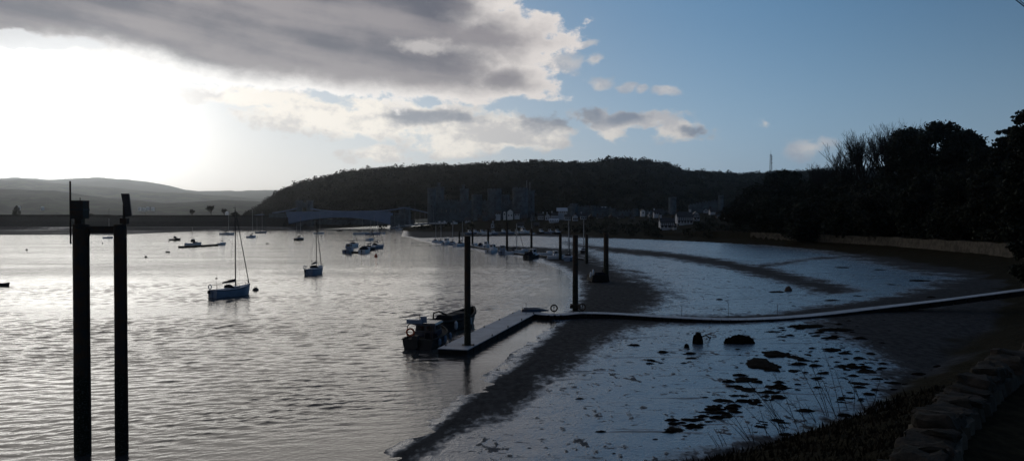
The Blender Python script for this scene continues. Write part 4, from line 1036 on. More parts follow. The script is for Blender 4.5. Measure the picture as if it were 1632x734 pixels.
def mh(px, py, pt, z=0.0): D = (CAMH - z) * F_PX / (py - HOR); return (py - pt) * D / F_PX

yacht(P0(369, 472), R(62), 5.5, mh(369, 471, 333), near=True, hull=M_gelb, label='large near yacht with dark sail cover and furled headsail, beside a round black buoy')
yacht(P0(502, 437), R(84), 6.0, mh(502, 437, 352), near=True, hull=M_gelb, label='second nearest yacht, seen stern on with a life ring on its rail')
yacht(P0(362, 374), R(4), 8.6, mh(362, 374, 331), mizzen=False, label='white yacht lying side on below the dark embankment, left of the near yacht mast')
yacht(P0(401, 378.6), R(70), 6.5, mh(401, 378.6, 334), cover=M_canvas, label='stubby white yacht end on with a raised dark boom, right of the near mast')
yacht(P0(416, 371.2), R(8), 7.4, mh(416, 371.2, 337), hull=M_gelb, mizzen=True, label='blue-hulled two-masted yacht close under the embankment')
yacht(P0(477.5, 382.5), R(75), 7.0, mh(477, 382.5, 345), hull=M_dkhull, mizzen=True, label='dark-hulled yacht lying alone between the near yachts and the bridge')
yacht(P0(508, 372.5), R(25), 7.0, mh(508, 372.5, 340), label='white yacht half hidden behind the mast of the stern-on yacht')
yacht(P0(354, 390), R(82), 5.0, mh(354, 390, 369), sprayhood=False, genoa=False, label='small yacht with a short mast at the right end of the floating pontoon')
motorboat(P0(308, 390.6), R(15), 5.4, cab=M_canvas, pole=mh(308, 390.6, 362), label='low motor boat with two thin masts behind the floating pontoon')
motorboat(P0(279, 382.8), R(12), 4.6, hull=M_dkhull, cab=M_dkhull, label='small dark motor boat with a wheelhouse near the left mudbank')
yacht(P0(172, 379.6), R(10), 4.6, mh(172, 379.6, 348), boom=False, sprayhood=False, genoa=False, label='small white boat framed between the two piles of the beacon')
motorboat(P0(541, 368.3), R(20), 4.5, hull=M_dkhull, cab=M_canvas, house_=False, label='tiny dark boat alone in mid channel under the arch')
yacht(P0(575, 373.6), R(15), 9.5, mh(575, 373.6, 347), label='white yacht at the back left of the moored raft of boats')
yacht(P0(594, 374.0), R(10), 9.0, mh(594, 374, 343), hull=M_gelb, label='blue yacht at the back of the moored raft, tallest mast')
yacht(P0(604, 372.4), R(160), 8.0, mh(604, 372.4, 350), label='white yacht at the back right of the moored raft of boats')
yacht(P0(590, 383.3), R(78), 6.8, mh(590, 383.3, 351), sprayhood=False, label='pale stern-on yacht in the middle of the raft')
yacht(P0(563, 393.5), R(80), 8.0, mh(563, 393.5, 368), near=False, hull=M_gel, cover=M_canvas, label='yacht with short thick dark mast and dark awning, left in the raft')
motorboat(P0(556, 402.5), R(86), 6.2, hull=M_gelb, cab=M_gelb, label='boxy pale blue cabin boat at the front left corner of the raft')
dinghy(P0(571, 403), R(15), 3.6, M_dkhull, 'low dark dinghy between the two front boats of the raft')
motorboat(P0(582, 402.5), R(84), 6.4, hull=M_gel, cab=M_gelb, house_=False, canopy=True, label='pale boat with a canopy at the front right of the raft')
yacht(P0(589, 398.5), R(70), 7.0, mh(585, 398, 352), hull=M_dkhull, label='dark yacht tucked behind the front right boat of the raft')
yacht(P0(599.5, 396), R(62), 7.8, mh(599, 396, 352), hull=M_gelb, label='blue-sided yacht at the right edge of the raft above the orange buoy')
motorboat(P0(636, 366.6), R(10), 7, cab=M_gel, label='motor boat moored under the right end of the bridge')
# marina row
G2 = 'boats berthed along the marina pontoon'
for a in (
 ('y', 694, 386.0, 80, 5.6, 352, M_gel, 'leftmost boat at the far end of the marina row', {}),
 ('y', 702, 387.2, 76, 5.8, 351, M_gel, 'white yacht with a tall mast near the far end of the marina row', {}),
 ('m', 712, 389.4, 70, 5.6, 0, M_gel, 'bright white motor boat near the far end of the marina row', {}),
 ('y', 721, 390.0, 82, 6.2, 351, M_gelb, 'yacht with a pale mast next to the bright white motor boat', {}),
 ('y', 735, 392.4, 60, 7.5, 352, M_gel, 'yacht partly hidden left of the nearest tall pile', dict(boom=True)),
 ('m', 757, 391.8, 80, 4.6, 0, M_whiteb, 'tiny bright white boat right of the nearest tall pile', dict(house_=False)),
 ('m', 766, 393.4, 84, 4.8, 0, M_gelb, 'small blue covered boat on the inner side of the marina pontoon', dict(canopy=True, house_=False)),
 ('m', 775, 394.6, 80, 5.0, 0, M_gel, 'small white boat just left of the third marina pile', {}),
 ('m', 785, 402.4, 66, 5.8, 0, M_gel, 'white cabin cruiser with a bright bow in the middle of the marina row', {}),
 ('m', 801, 404.2, 84, 5.6, 0, M_gelb, 'boxy pale blue cruiser with a clear reflection in the marina row', {}),
 ('y', 820, 404.6, 22, 5.8, 356, M_gel, 'yacht with red bottom paint in the marina row', {}),
 ('m', 832, 401.0, 10, 3.6, 0, M_gel, 'small white boat behind the red-bottomed yacht', dict(house_=False)),
 ('m', 849, 411.5, 55, 5.6, 0, M_dkhull, 'dark-hulled cruiser with a white bow fender at the near bend of the marina row', dict(canopy=True)),
 ('m', 872, 408.5, 8, 4.6, 0, M_gel, 'low white boat lying side on behind the dark cruiser', dict(house_=False)),
 ('m', 886, 413.0, 12, 4.2, 0, M_gel, 'white motor boat left of the last marina pile', {}),
 ('y', 906, 415.5, 80, 6.0, 354, M_gelb, 'blue yacht with a tall mast at the near end of the marina row', {}),
 ('y', 930, 404.0, 80, 5.2, 352, M_dkhull, 'dark yacht with a thin pale mast behind the near tall piles', {}),
):
    k, px, py, yaw, L_, pt, m, lb, kw = a; loc = P0(px, py, .05); loc.z = max(0, H(loc.x, loc.y) if px > 855 else 0) + (.15 if px > 855 else 0)
    if k == 'y': yacht(loc, R(yaw), L_, mh(px, py, pt), hull=m, label=lb, group=G2, **kw)
    else: motorboat(loc, R(yaw), L_, hull=m, label=lb, group=G2, cab=m if m != M_dkhull else M_gel, **kw)
# boats laid up ashore
G3 = 'boats laid up ashore by the quay'
rnd = random.Random(3)
LAID = [(628, 357, 330), (636, 357, 0), (644, 357.4, 331), (652, 357.6, 326), (660, 357.8, 320), (668, 358, 332), (676, 358, 330), (690, 358, 334), (700, 358.4, 0), (708, 358, 0), (724, 358.5, 0)]
ORD = ['first', 'second', 'third', 'fourth', 'fifth', 'sixth', 'seventh', 'eighth', 'ninth', 'tenth', 'eleventh']
for i, (px, py, pt) in enumerate(LAID):
    loc = ray_land(px, py, 540, 740); k = loc.y / F_PX
    lb = ORD[i] + ' laid-up boat from the left on the bank by the bridge, ' + ('mast up' if pt else 'without a mast')
    up = loc + Vector((0, 0, .9))
    if pt: yacht(up, R(rnd.uniform(-25, 40)), rnd.uniform(6.5, 8.5), (py - pt) * k, hull=rnd.choice((M_gel, M_gelb, M_gel)), label=lb, group=G3)
    else: motorboat(up, R(rnd.uniform(-20, 30)), rnd.uniform(5, 7), label=lb, group=G3)
HB = [(748, 372, 'motor boat with pale sides at the left of the quay', 'm'), (757, 371, 'cluttered white fishing boat drying by the quay wall', 'm'), (768, 371.5, 'larger white cruiser drying by the quay wall', 'm'), (776, 373, 'small blue boat beside the larger white cruiser by the quay', 'm'),
      (786, 372.5, 'white sharp-bowed boat in front of the small quay houses', 'm'), (802, 371, 'grey motor boat drying right of the small quay houses', 'm'), (812, 372, 'tan-decked boat drying among the quay boats', 'm'), (823, 371, 'white boat with a tangle of gear by the quay', 'm'),
      (834, 371.5, 'largest bright white cruiser drying at the quay', 'M'), (848, 372.5, 'white boat with a mast and crosstree drying at the quay', 'y'), (862, 371.5, 'dark-hulled boat drying right of the crosstree mast', 'd'), (876, 371.5, 'pale low boat drying near the right end of the quay', 'm'), (888, 372.5, 'last boat at the right end of the quay', 'd')]
for px, py, lb, k in HB:
    loc = P0(px, py + 1.5, .3); loc.z = H(loc.x, loc.y) + .35
    if k == 'y': yacht(loc, R(rnd.uniform(40, 110)), 7, 11, label=lb, group='boats drying out at the town quay')
    else: motorboat(loc, R(rnd.uniform(-30, 50)), {'m': 6.0, 'M': 8.5, 'd': 6.5}[k], hull=M_dkhull if k == 'd' else rnd.choice((M_gel, M_gelb)) if k == 'm' else M_whiteb, label=lb, group='boats drying out at the town quay', canopy=rnd.random() < .4)

# ------------------------------------------------------------------ buoys
def buoy(px, py, r_, m, label, shape='ball', name='mooring_buoy'):
    root = empty(name, P0(px, py)); g = MB()
    if shape == 'ball': g.lathe((0, 0, 0), [(r_ * .3, -r_ * .6), (r_ * .85, -r_ * .3), (r_, .15 * r_), (r_ * .85, r_ * .6), (r_ * .45, r_ * .95), (.02, r_ * 1.05)], 14)
    elif shape == 'cone': g.lathe((0, 0, 0), [(r_ * .9, -.3), (r_, .1), (r_ * .8, r_ * .8), (r_ * .25, r_ * 1.7), (.05, r_ * 1.8)], 14)
    else: g.tube([(-r_ * 1.6, 0, .1), (r_ * 1.6, 0, .12)], r_ * .6, 10)
    g.build('float', m, root, smooth=True)
    q = MB(); q.torus((0, 0, r_ * (1.75 if shape == 'cone' else 1.12) if shape != 'bar' else r_ * .8), r_ * .22 + .04, .03, 'Y', 10, 5); q.build('mooring_eye', M_steel, root)
    return tag(root, label, 'buoy', 'mooring buoys')
buoy(407, 463, .40, M_black, 'round black buoy just off the bow of the large near yacht')
buoy(599, 409, .42, M_orange, 'orange-red buoy in front of the raft of boats', 'cone')
for px, py, r_, sh, lb in ((163, 388, .3, 'ball', 'small dark buoy right under the white boat between the beacon piles'), (232, 410, .34, 'ball', 'dark buoy in open water right of the beacon, nearer one'), (267, 402, .36, 'bar', 'low dark float left of the floating pontoon'),
    (42, 398.5, .36, 'ball', 'lone dark buoy at the far left of the open water'), (410, 378.7, .34, 'ball', 'small buoy right beside the stubby white yacht'), (426, 388, .3, 'bar', 'tiny flat float between the two near yachts'), (518, 374, .34, 'ball', 'small buoy right of the white yacht behind the stern-on one'),
    (630, 382.5, .36, 'ball', 'lone buoy between the raft and the marina row'), (269, 385, .3, 'ball', 'small buoy left of the small dark motor boat'), (341, 377, .3, 'ball', 'small buoy left of the side-on white yacht'), (512, 376, .26, 'bar', 'tiny float below the small buoy by the half-hidden yacht'), (431, 372.5, .4, 'ball', 'small buoy at the stern of the two-masted blue yacht')):
    buoy(px, py, r_, M_black, lb, sh)
dinghy(P0(3, 456), R(5), 1.9, M_dkhull, 'low dark dinghy awash at the left edge of the picture')

# ------------------------------------------------------------------ piles
def pile(px, pb, pt, wpx, label, z=0.0, collar=False):
    L_ = P0(px, pb, z); D = L_.y; r_ = wpx / 2 * D / F_PX; h_ = CAMH + (HOR - pt) / F_PX * D - z
    root = empty('mooring_pile', L_); g = MB(); rnd = random.Random(px)
    g.lathe((0, 0, 0), [(r_ * 1.04, -1.5), (r_ * 1.08, .4), (r_ * 1.05, h_ * .3), (r_, h_ * .4), (r_, h_ - .15), (r_ * .96, h_)], 18); g.build('shaft', M_pile, root)
    if collar:
        q = MB(); q.box((0, 0, .35), (r_ * 3.6, r_ * 3.6, .22)); q.box((0, 0, .2), (r_ * 4.0, r_ * .6, .3)); q.box((0, 0, .2), (r_ * .6, r_ * 4.0, .3)); q.build('pile_guide', M_steel, root)
    return tag(root, label, 'pile', 'steel mooring piles')
pile(745, 560, 376, 10, 'nearest tall pile at the outer end of the pontoon, standing in the water', 0, True)
pile(917, 492, 374, 8.6, 'tall pile standing in the mud right of the life ring', .2, True)
pile(966, 447, 371, 8, 'thick rusty-looking pile on the mud hump behind the walkway', .25)
for px, pb, pt, w_, lb in ((935, 420, 373, 5, 'slimmer pile between the two thick mud piles, further off'), (893, 414, 373, 4.6, 'pile beside the near end of the marina row'), (847, 406, 364, 3.6, 'pile beside the dark cruiser in the marina row'),
    (808, 401, 352, 3.6, 'marina pile beside the boxy pale blue cruiser'), (778, 393, 364, 3.2, 'marina pile in the middle of the row of small white boats'), (753, 389, 362, 3, 'marina pile just right of the nearest tall pile'), (732, 386, 368, 2.6, 'farthest marina pile, left of the nearest tall pile')):
    pile(px, pb, pt, w_, lb, .05)
# twin-pile beacon
D = 29.0; lp = Vector(((129 - 816) / F_PX * D, D, 0)); rp = Vector(((191 - 816) / F_PX * (D + .3), D + .3, 0))
root = empty('twin_pile_beacon', ((lp.x + rp.x) / 2, 29.0, 0)); c0 = root.location
def zz(py, D=29.0): return CAMH + (HOR - py) / F_PX * D
def xx(px, D=29.0): return (px - 816) / F_PX * D - c0.x
for px, pt, w_ in ((129, 357, 24), (191.5, 357, 19)):
    g = MB(); r_ = w_ / 2 * D / F_PX; g.lathe((xx(px), 0, 0), [(r_ * 1.02, -2), (r_ * 1.05, .5), (r_ * 1.03, 3), (r_, 4.2), (r_, zz(pt) - .02), (r_ * .9, zz(pt))], 24); p_ = g.build('pile', M_pile, root)
    q = MB(); q.tube([(xx(px) + r_ * 1.05, -.05, .2), (xx(px) + r_ * 1.05, -.05, zz(380))], .035, 6)
    q.build('pipe', M_steel, p_)
g = MB(); g.box(((xx(129) + xx(191)) / 2 + .05, 0, zz(366.5)), (xx(191) - xx(129) - .3, .22, .24)); g.box(((xx(129) + xx(191)) / 2 + .1, -.12, zz(361.5)), (xx(191) - xx(129) - .4, .05, .06)); g.build('crossbeam', M_steel, root)
g = MB(); g.box((xx(127.5), 0, zz(334)), (.47, .45, .70)); bx_ = g.build('equipment_box', M_steel, root)
g = MB(); g.box((xx(127.5), 0, zz(334)), (.5, .48, .06)); g.build('hasp', M_black, bx_)
g = MB(); g.box((xx(127), 0, zz(352)), (.26, .24, .32)); g.build('pedestal', M_steel, root)
g = MB(); g.tube([(xx(117.2), -.2, zz(388)), (xx(117.2), -.2, zz(289))], .032, 6); g.tube([(xx(128), 0, zz(320)), (xx(128), 0, zz(315))], .015, 5); g.build('antenna', M_steel, root)
g = MB(); g.tube([(xx(198), 0, zz(360)), (xx(198), 0, zz(326))], .05, 6); g.tube([(xx(201), 0, zz(345)), (xx(206), 0, zz(338))], .03, 5); g.box((xx(198.5), 0, zz(352)), (.26, .2, .22)); g.build('panel_post', M_steel, root)
g = MB(); a, b_ = Vector((xx(196.5), .10, zz(308.5))), Vector((xx(209.5), -.10, zz(344.5)))
up = (b_ - a); sd = Vector((.30, 0, 0)); n_ = up.cross(sd).normalized() * .035
g.add([a - sd * .4 - n_, a + sd * .6 - n_, b_ + sd * .25 - n_, b_ - sd * .55 - n_, a - sd * .4 + n_, a + sd * .6 + n_, b_ + sd * .25 + n_, b_ - sd * .55 + n_], [(3, 2, 1, 0), (4, 5, 6, 7), (0, 1, 5, 4), (1, 2, 6, 5), (2, 3, 7, 6), (3, 0, 4, 7)]); g.build('solar_panel', M_black, root)
g = MB(); g.tube([(xx(144), -.1, zz(365)), (xx(145), -.1, zz(372)), (xx(143), -.1, zz(380)), (xx(142), -.1, zz(391))], .03, 6); g.build('cable', M_rubber, root)
tag(root, 'two tall dark piles joined at the top, carrying a box and a tilted solar panel', 'beacon')

# ------------------------------------------------------------------ floating pontoon out on the river
a, b_ = P0(288, 394.5), P0(349, 391); root = empty('floating_pontoon', (a + b_) / 2, math.atan2(b_.y - a.y, b_.x - a.x)); L_ = (b_ - a).length
g = MB(); g.box((0, 0, .42), (L_, 2.4, .14)); g.build('deck', M_float, root)
g = MB(); [g.box((-L_ / 2 + 1.2 + k * 2.4, 0, .12), (2.0, 2.2, .46)) for k in range(int(L_ / 2.4))]; g.build('float', M_float, root)
g = MB(); [g.tube([(-L_ / 2 + 2 + k * 4, -1.1, .45), (-L_ / 2 + 2 + k * 4, -1.1, .75)], .06, 5) for k in range(int(L_ / 4))]; g.build('bollard', M_steel, root)
tag(root, 'low dark floating pontoon lying alone in mid river on the left', 'pontoon')
# marina pontoon
root = empty('marina_pontoon', P0(800, 402)); o_ = root.location.copy()
mp_ = [P0(x, y, .4) - o_ for x, y in ((690, 384), (720, 387), (752, 391.5), (790, 398.5), (830, 404), (870, 407.5), (900, 409), (930, 412))]
g = MB(); g.loft([[p + Vector((0, -.9, 0)), p + Vector((0, .9, 0)), p + Vector((0, .9, .12)), p + Vector((0, -.9, .12))] for p in mp_], closed=True); g.build('deck', M_deck, root)
g = MB(); g.loft([[p + Vector((0, -.8, -.5)), p + Vector((0, .8, -.5)), p + Vector((0, .8, -.02)), p + Vector((0, -.8, -.02))] for p in mp_], closed=True); g.build('float', M_float, root)
tag(root, 'long low pontoon that the marina row of boats lies along', 'pontoon')

# ------------------------------------------------------------------ near pontoon and walkway
def ribbon(mbd, pts, w0, w1, z0, z1):
    secs = []
    for i, p in enumerate(pts):
        t_ = (pts[min(i + 1, len(pts) - 1)] - pts[max(i - 1, 0)]); t_.z = 0; t_.normalize(); nrm = Vector((-t_.y, t_.x, 0)); w_ = (w0 + (w1 - w0) * i / (len(pts) - 1)) / 2
        secs.append([p + nrm * w_ + Vector((0, 0, z0)), p - nrm * w_ + Vector((0, 0, z0)), p - nrm * w_ + Vector((0, 0, z1)), p + nrm * w_ + Vector((0, 0, z1))])
    mbd.loft(secs, closed=True); return mbd
def resample(pts, step):
    out = [pts[0]]
    for a, b_ in zip(pts, pts[1:]):
        n = max(1, round((b_ - a).length / step)); out += [a.lerp(b_, (k + 1) / n) for k in range(n)]
    return out
zd = .45
A0, A1 = gp(721, 556, zd), gp(846, 493.5, zd)
root = empty('pontoon', Vector((A0.x, A0.y, 0))); o_ = root.location.copy()
pts = resample([A0 - o_, A1 - o_], 1.5)
g = MB()
for a, b_ in zip(pts, pts[1:]): ribbon(g, [a, a.lerp(b_, .985)], 2.1, 2.1, -.06, 0)
g.build('deck', M_deck, root)
g = MB()
for a, b_ in zip(pts, pts[1:]): ribbon(g, [a, a.lerp(b_, .9)], 2.0, 2.0, -.62, -.07)
g.build('float', M_float, root)
g = MB()
for i in range(1, len(pts), 3):
    for sd in (-.95, .95): g.box(pts[i] + Vector((sd, 0, .05)), (.09, .3, .09))
g.build('cleat', M_steel, root)
tag(root, 'grey-decked pontoon running out from the mud to the nearest tall pile', 'pontoon')
WK = [(846, 497.5, .45), (885, 501, .45), (926, 498, .5), (985, 499.5, .5), (1060, 504, .5), (1150, 508, .55), (1225, 506.5, .65), (1300, 501, .8), (1400, 489.5, 1.2), (1500, 478, 1.9), (1632, 461, 3.0), (1760, 446, 3.9)]
wpts = [gp(x, y, z) for x, y, z in WK]
# smooth curve through the points
sm = []
for i in range(len(wpts) - 1):
    p0, p1, p2, p3 = wpts[max(i - 1, 0)], wpts[i], wpts[i + 1], wpts[min(i + 2, len(wpts) - 1)]
    for k in range(6):
        t = k / 6; sm.append(.5 * ((2 * p1) + (p2 - p0) * t + (2 * p0 - 5 * p1 + 4 * p2 - p3) * t * t + (-p0 + 3 * p1 - 3 * p2 + p3) * t ** 3))
sm.append(wpts[-1])
root = empty('walkway', (wpts[1].x, wpts[1].y, 0)); o_ = root.location.copy(); rp_ = resample([p - o_ for p in sm], 1.1)
g = MB(); [ribbon(g, [a, a.lerp(b_, .98)], 1.25, 1.25, -.05, 0) for a, b_ in zip(rp_, rp_[1:])]; g.build('deck', M_deck, root)
g = MB(); [ribbon(g, [a, a.lerp(b_, .85)], 1.15, 1.15, -.5, -.06) for a, b_ in zip(rp_, rp_[1:])]; g.build('float', M_float, root)
for px, py, pt in ((1089, 504, 489), (1164, 507, 486), (1243, 505, 487), (1336, 497, 490), (1020, 500, 494), (833, 492, 490)):
    p = gp(px, py, .5); g = MB(); g.tube([p - o_ + Vector((0, .5, -.8)), p - o_ + Vector((0, .5, (py - pt) * p.y / F_PX + .1))], .022, 5); g.build('post', M_steel, root)
tag(root, 'narrow floating walkway curving over the mud from the pontoon to the right shore', 'walkway')
for px, py, lb in ((883, 498, 'dark life ring on a post standing out against the water above the walkway bend'), (928, 496, 'second life ring on a post, dim against the mud right of the tall pile')):
    p = gp(px, py, .5); root = empty('life_ring_stand', p); g = MB(); g.tube([(0, 0, -.1), (0, 0, .75)], .03, 6); g.tube([(0, 0, .45), (0, 0, .62)], .05, 6); g.build('post', M_steel, root)
    g = MB(); g.torus((0, -.07, .42), .29, .065, 'Y', 24, 8); g.build('life_ring', M_rubber if px < 900 else M_brick, root); tag(root, lb, 'life ring')
p = gp(755.5 + 82, 490, .45); p = gp(838, 497, .45)
root = empty('rail_post', gp(838.5, 500, .45)); g = MB(); g.tube([(0, 0, -.6), (0, 0, .95)], .022, 5); g.build('pole', M_steel, root); g = MB(); g.box((0, 0, .95), (.07, .07, .05)); g.build('cap', M_steel, root); tag(root, 'thin upright pole on the pontoon corner by the upturned dinghy', 'pole')
root = empty('upturned_dinghy', gp(853, 496, .45), R(8)); g = MB(); secs = []
for i in range(9):
    t = i / 8; w_ = .48 * math.sin(math.pi * min(1, .12 + t * .88) ** .8) if t > 0 else .3; w_ = max(.05, w_); hgt = .34 * (w_ / .48) ** .5
    secs.append([(-1.3 + 2.6 * t, w_ * math.cos(a), hgt * math.sin(a)) for a in (0, .5, 1.1, 1.57, 2.04, 2.64, 3.14)])
g.loft(secs); g.build('hull', M_navy, root, smooth=True); g = MB(); g.box((0, 0, .34), (2.2, .05, .06)); g.build('keel_strip', M_gelb, root); tag(root, 'dark dinghy lying upturned where the pontoon meets the walkway', 'dinghy')

# ---- work boat and barge lying along the pontoon
dirp = (A1 - A0).normalized(); yawp = math.atan2(dirp.y, dirp.x)
root = empty('work_boat', gp(684, 547), yawp + R(4)); L_ = 5.6
hm, secs = hull_mb(L_, 2.4, .75, transom=.92, sheer=.3); h_ = hm.build('hull', M_dkhull, root); deck_mb(secs, .1).build('deck', M_float, root)
g = MB(); [g.tube([Vector(s[k]) for s in secs], .06, 6) for k in (0, -1)]; g.build('rubbing_band', M_rubber, h_)
g = MB(); g.box((.1, .1, 1.15), (1.7, 1.6, 1.0), top=.86, topy=.88); cb = g.build('cabin', M_navy, root)
g = MB(); g.box((.0, .1, 1.73), (2.0, 1.75, .14), top=.9); g.build('cabin_roof', M_navy, cb)
for sd in (-1, 1): g = MB(); g.box((.15, .1 + sd * .755, 1.38), (.95, .05, .36)); g.build('window', M_glass, cb)
for sd in (-.35, .35): g = MB(); g.box((-.73, .1 + sd, 1.36), (.05, .5, .36)); g.build('window', M_glass, cb)
g = MB()
for sd in (-1, 1): g.tube([(-2.5, sd * .85, .7), (-2.45, sd * .85, 1.75), (-2.3, sd * .75, 1.95)], .035, 6)
g.tube([(-2.3, -.75, 1.95), (-2.3, .75, 1.95)], .035, 6); g.tube([(-2.48, -.85, 1.35), (-2.48, .85, 1.35)], .025, 6); g.tube([(-2.35, .0, 1.95), (-2.35, .0, 2.75)], .02, 5); g.build('stern_arch', M_steel, root)
g = MB(); g.box((-2.25, .35, 2.15), (.5, 1.1, .32)); g.box((-2.2, -.25, 2.3), (.12, .45, .5)); g.build('light_board', M_gelb, root)
g = MB(); g.torus((-2.5, .62, 1.32), .27, .07, 'X', 20, 8); g.build('life_ring', M_orange, root)
g = MB(); g.box((-2.95, .1, .55), (.35, .42, .7), top=.75); g.box((-2.95, .1, 1.0), (.5, .46, .3), top=.8); g.tube([(-3.0, .1, .3), (-3.05, .1, -.5)], .08, 6); g.build('outboard_motor', M_black, root)
for c__, s__ in (((-1.5, -.3, .9), .5), ((-1.7, .5, .85), .4), ((-1.2, -.8, .9), .35), ((1.6, .2, .95), .5)): g = MB(); g.box(c__, (s__, s__ * .8, s__), .4, top=.8); g.build('crate', M_canvas, root)
g = MB(); g.tube([(-1.9, -.8, .6), (-1.75, -.75, 1.7)], .03, 5); g.build('boat_hook', M_brick, root)
for x in (-1.6, -.2, 1.2): g = MB(); g.tube([(x, -1.24, .1), (x, -1.24, .25), (x, -1.24, .6), (x, -1.24, .75)], [.03, .12, .12, .03], 8); g.build('fender', M_gelb, root)
root.scale = (1, 1, .88); tag(root, 'dark work boat with blue cabin, stern arch and orange life ring at the pontoon end', 'work boat')
root = empty('open_barge', gp(726, 521), yawp + R(-6)); L_ = 7.6
hm, secs = hull_mb(L_, 2.3, .80, transom=.6, sheer=.42); hm.build('hull', M_dkhull, root)
g = MB(); [g.tube([Vector(s[k]) for s in secs], .12, 8) for k in (0, -1)]; g.build('gunwale', M_rubber, root)
g = MB(); g.box((-1.5, 0, 1.05), (1.6, 1.6, .35), top=.8); g.box((.8, 0, 1.0), (1.8, 1.3, .3), top=.8); g.build('canvas_cover', M_canvas, root)
g = MB(); g.tube([(-3.2, .5, .9), (-3.1, .5, 1.5), (-2.8, .2, 1.62), (-2.5, -.4, 1.3)], .07, 6); g.build('gantry', M_steel, root)
for x in (-2.6, 0.2): g = MB(); g.tube([(x, -1.25, .2), (x, -1.25, .35), (x, -1.25, .75), (x, -1.25, .9)], [.03, .15, .15, .03], 8); g.build('fender', M_white, root)
tag(root, 'dark open barge with a high covered bow beyond the work boat, behind the pile', 'barge')
# raft stranded on the mud hump by the rusty pile
root = empty('stranded_raft', gp(953, 446, .3), R(10)); g = MB(); g.box((0, 0, .35), (2.6, 3.0, .9), top=.9); g.build('float', M_float, root)
g = MB(); g.box((.1, 0, .95), (2.0, 2.4, .5), top=.7); g.tube([(.9, 0, .8), (1.1, 0, 1.7)], [.5, .3], 8); g.build('canvas_cover', M_canvas, root)
for x in (-1.5, -1.15): g = MB(); g.tube([(x, -1.3, .4 + (x + 1.5)), (x, -1.3, .6 + (x + 1.5)), (x + .05, -1.3, 1.1 + (x + 1.5)), (x + .05, -1.3, 1.3 + (x + 1.5))], [.04, .15, .15, .04], 8); g.build('fender', M_whiteb, root)
tag(root, 'dark stranded raft with white fenders on the mud beside the rusty-looking pile', 'raft')

# ------------------------------------------------------------------ weed-covered rocks and litter on the mud
def lump(name, px, py, wpx, hpx, label, zt=None, m=M_weed, rough=.35, cat='rock', group='weed-covered rocks on the mud'):
    c = gp(px, py, .2); D = c.y; rx = wpx * D / F_PX; ry = max(rx * .3, hpx * .8 * D * D / (9 * F_PX)) if zt is None else rx * .8; h_ = zt if zt else max(.07, min(.26, rx * .14))
    rs = np.random.RandomState(int(px * 3 + py)); n, k = 30, 9; V = []; ph = rs.rand(6) * 6.28
    for j in range(k):
        f = j / (k - 1); rr = math.sin((1 - f) * math.pi / 2) ** .8
        for i in range(n):
            a = 6.283 * i / n; w_ = 1 + rough * (math.sin(a * 2 + ph[0]) * .35 + math.sin(a * 3 + ph[1]) * .35 + math.sin(a * 5 + ph[2]) * .3 + math.sin(a * 9 + ph[3]) * .2) + .12 * rs.randn() * rough
            V.append((rx * rr * w_ * math.cos(a), ry * rr * w_ * math.sin(a), -.05 + h_ * math.sin(f * math.pi / 2) + .35 * h_ * rs.randn() * .3))
    F_ = [(j * n + i, j * n + (i + 1) % n, (j + 1) * n + (i + 1) % n, (j + 1) * n + i) for j in range(k - 1) for i in range(n)] + [tuple((k - 1) * n + i for i in range(n))]
    g = MB(); g.add(V, F_); o = g.build(name, m, smooth=True); o.location = (c.x, c.y, H(c.x, c.y)); return tag(o, label, cat, group)
LUMPS = [(1215, 580, 27, 12, 'largest weed-covered rock patch in the middle of the wet mud'), (1236, 566, 24, 6, 'weed patch joined to the back of the largest one'), (1268, 571, 13, 6, 'small weed patch right of the largest one'),
 (1190, 603, 22, 5, 'long flat weed patch just below the largest one'), (1191, 618, 19, 6, 'rounded weed patch, second below the largest one'), (1183, 628, 11, 3, 'small weed patch touching the foot of the rounded one'),
 (1232, 615, 16, 5, 'weed patch right of the rounded one, upper of a pair'), (1236, 624, 14, 4, 'weed patch right of the rounded one, lower of a pair'), (1222, 629, 11, 2, 'thin weed strip under the pair on the right'), (1204, 634, 15, 3, 'flat weed strip below the rounded patch'),
 (1152, 636, 19, 5, 'weed patch with smooth outline left of the flat strip'), (1139, 645, 17, 4, 'weed patch just down-left of the smooth one'), (1128, 654, 15, 3, 'narrow weed patch halfway down the diagonal line'), (1168, 650, 11, 4, 'small weed patch on the right of the narrow one'), (1161, 660, 13, 5, 'rounded small weed patch right of the long low one'),
 (1106, 666, 23, 4, 'long low weed patch near the lower left end of the line'), (1075, 682, 21, 6, 'last weed patch at the lower left end of the diagonal line'), (1101, 679, 10, 3, 'small weed patch right of the last one'), (1213, 678, 12, 5, 'weed patch seen through the dead stems'), (1250, 671, 15, 3, 'weed patch right among the dead stems by the bank'),
 (1289, 567, 9, 3, 'weed spot right of the largest patch, on the pale mud'), (1268, 590, 15, 3, 'thin weed streak below right of the largest patch'), (1103, 571, 10, 3, 'small weed spot on the pale mud left of the largest patch'), (1045, 575, 9, 2, 'thin weed spot far left on the pale mud'), (1310, 600, 10, 2, 'weed speck on the bright mud by the dark shore'),
 (1330, 560, 16, 3, 'upper weed strip at the edge of the dark shore'), (1345, 585, 14, 3, 'second weed strip at the edge of the dark shore'), (1372, 610, 18, 4, 'weed strip running into the dark shore, lower'), (1355, 632, 15, 3, 'lowest weed strip at the edge of the dark shore'), (1385, 592, 18, 4, 'weed clump at the right rim of the bright mud'),
 (1290, 527, 26, 3, 'weed streak right under the walkway, left of two'), (1335, 533, 26, 3, 'weed streak right under the walkway, right of two'), (1235, 533, 12, 2, 'small weed streak under the walkway'), (1248, 541, 9, 2, 'weed speck between the walkway and the largest patch')]
for px, py, w_, h_, lb in LUMPS: lump('weed_rock', px, py, w_, h_, lb)
lump('weed_rock', 1180, 549, 20, 4, 'mound-shaped dark rock standing proud behind the weed patches', zt=.55)
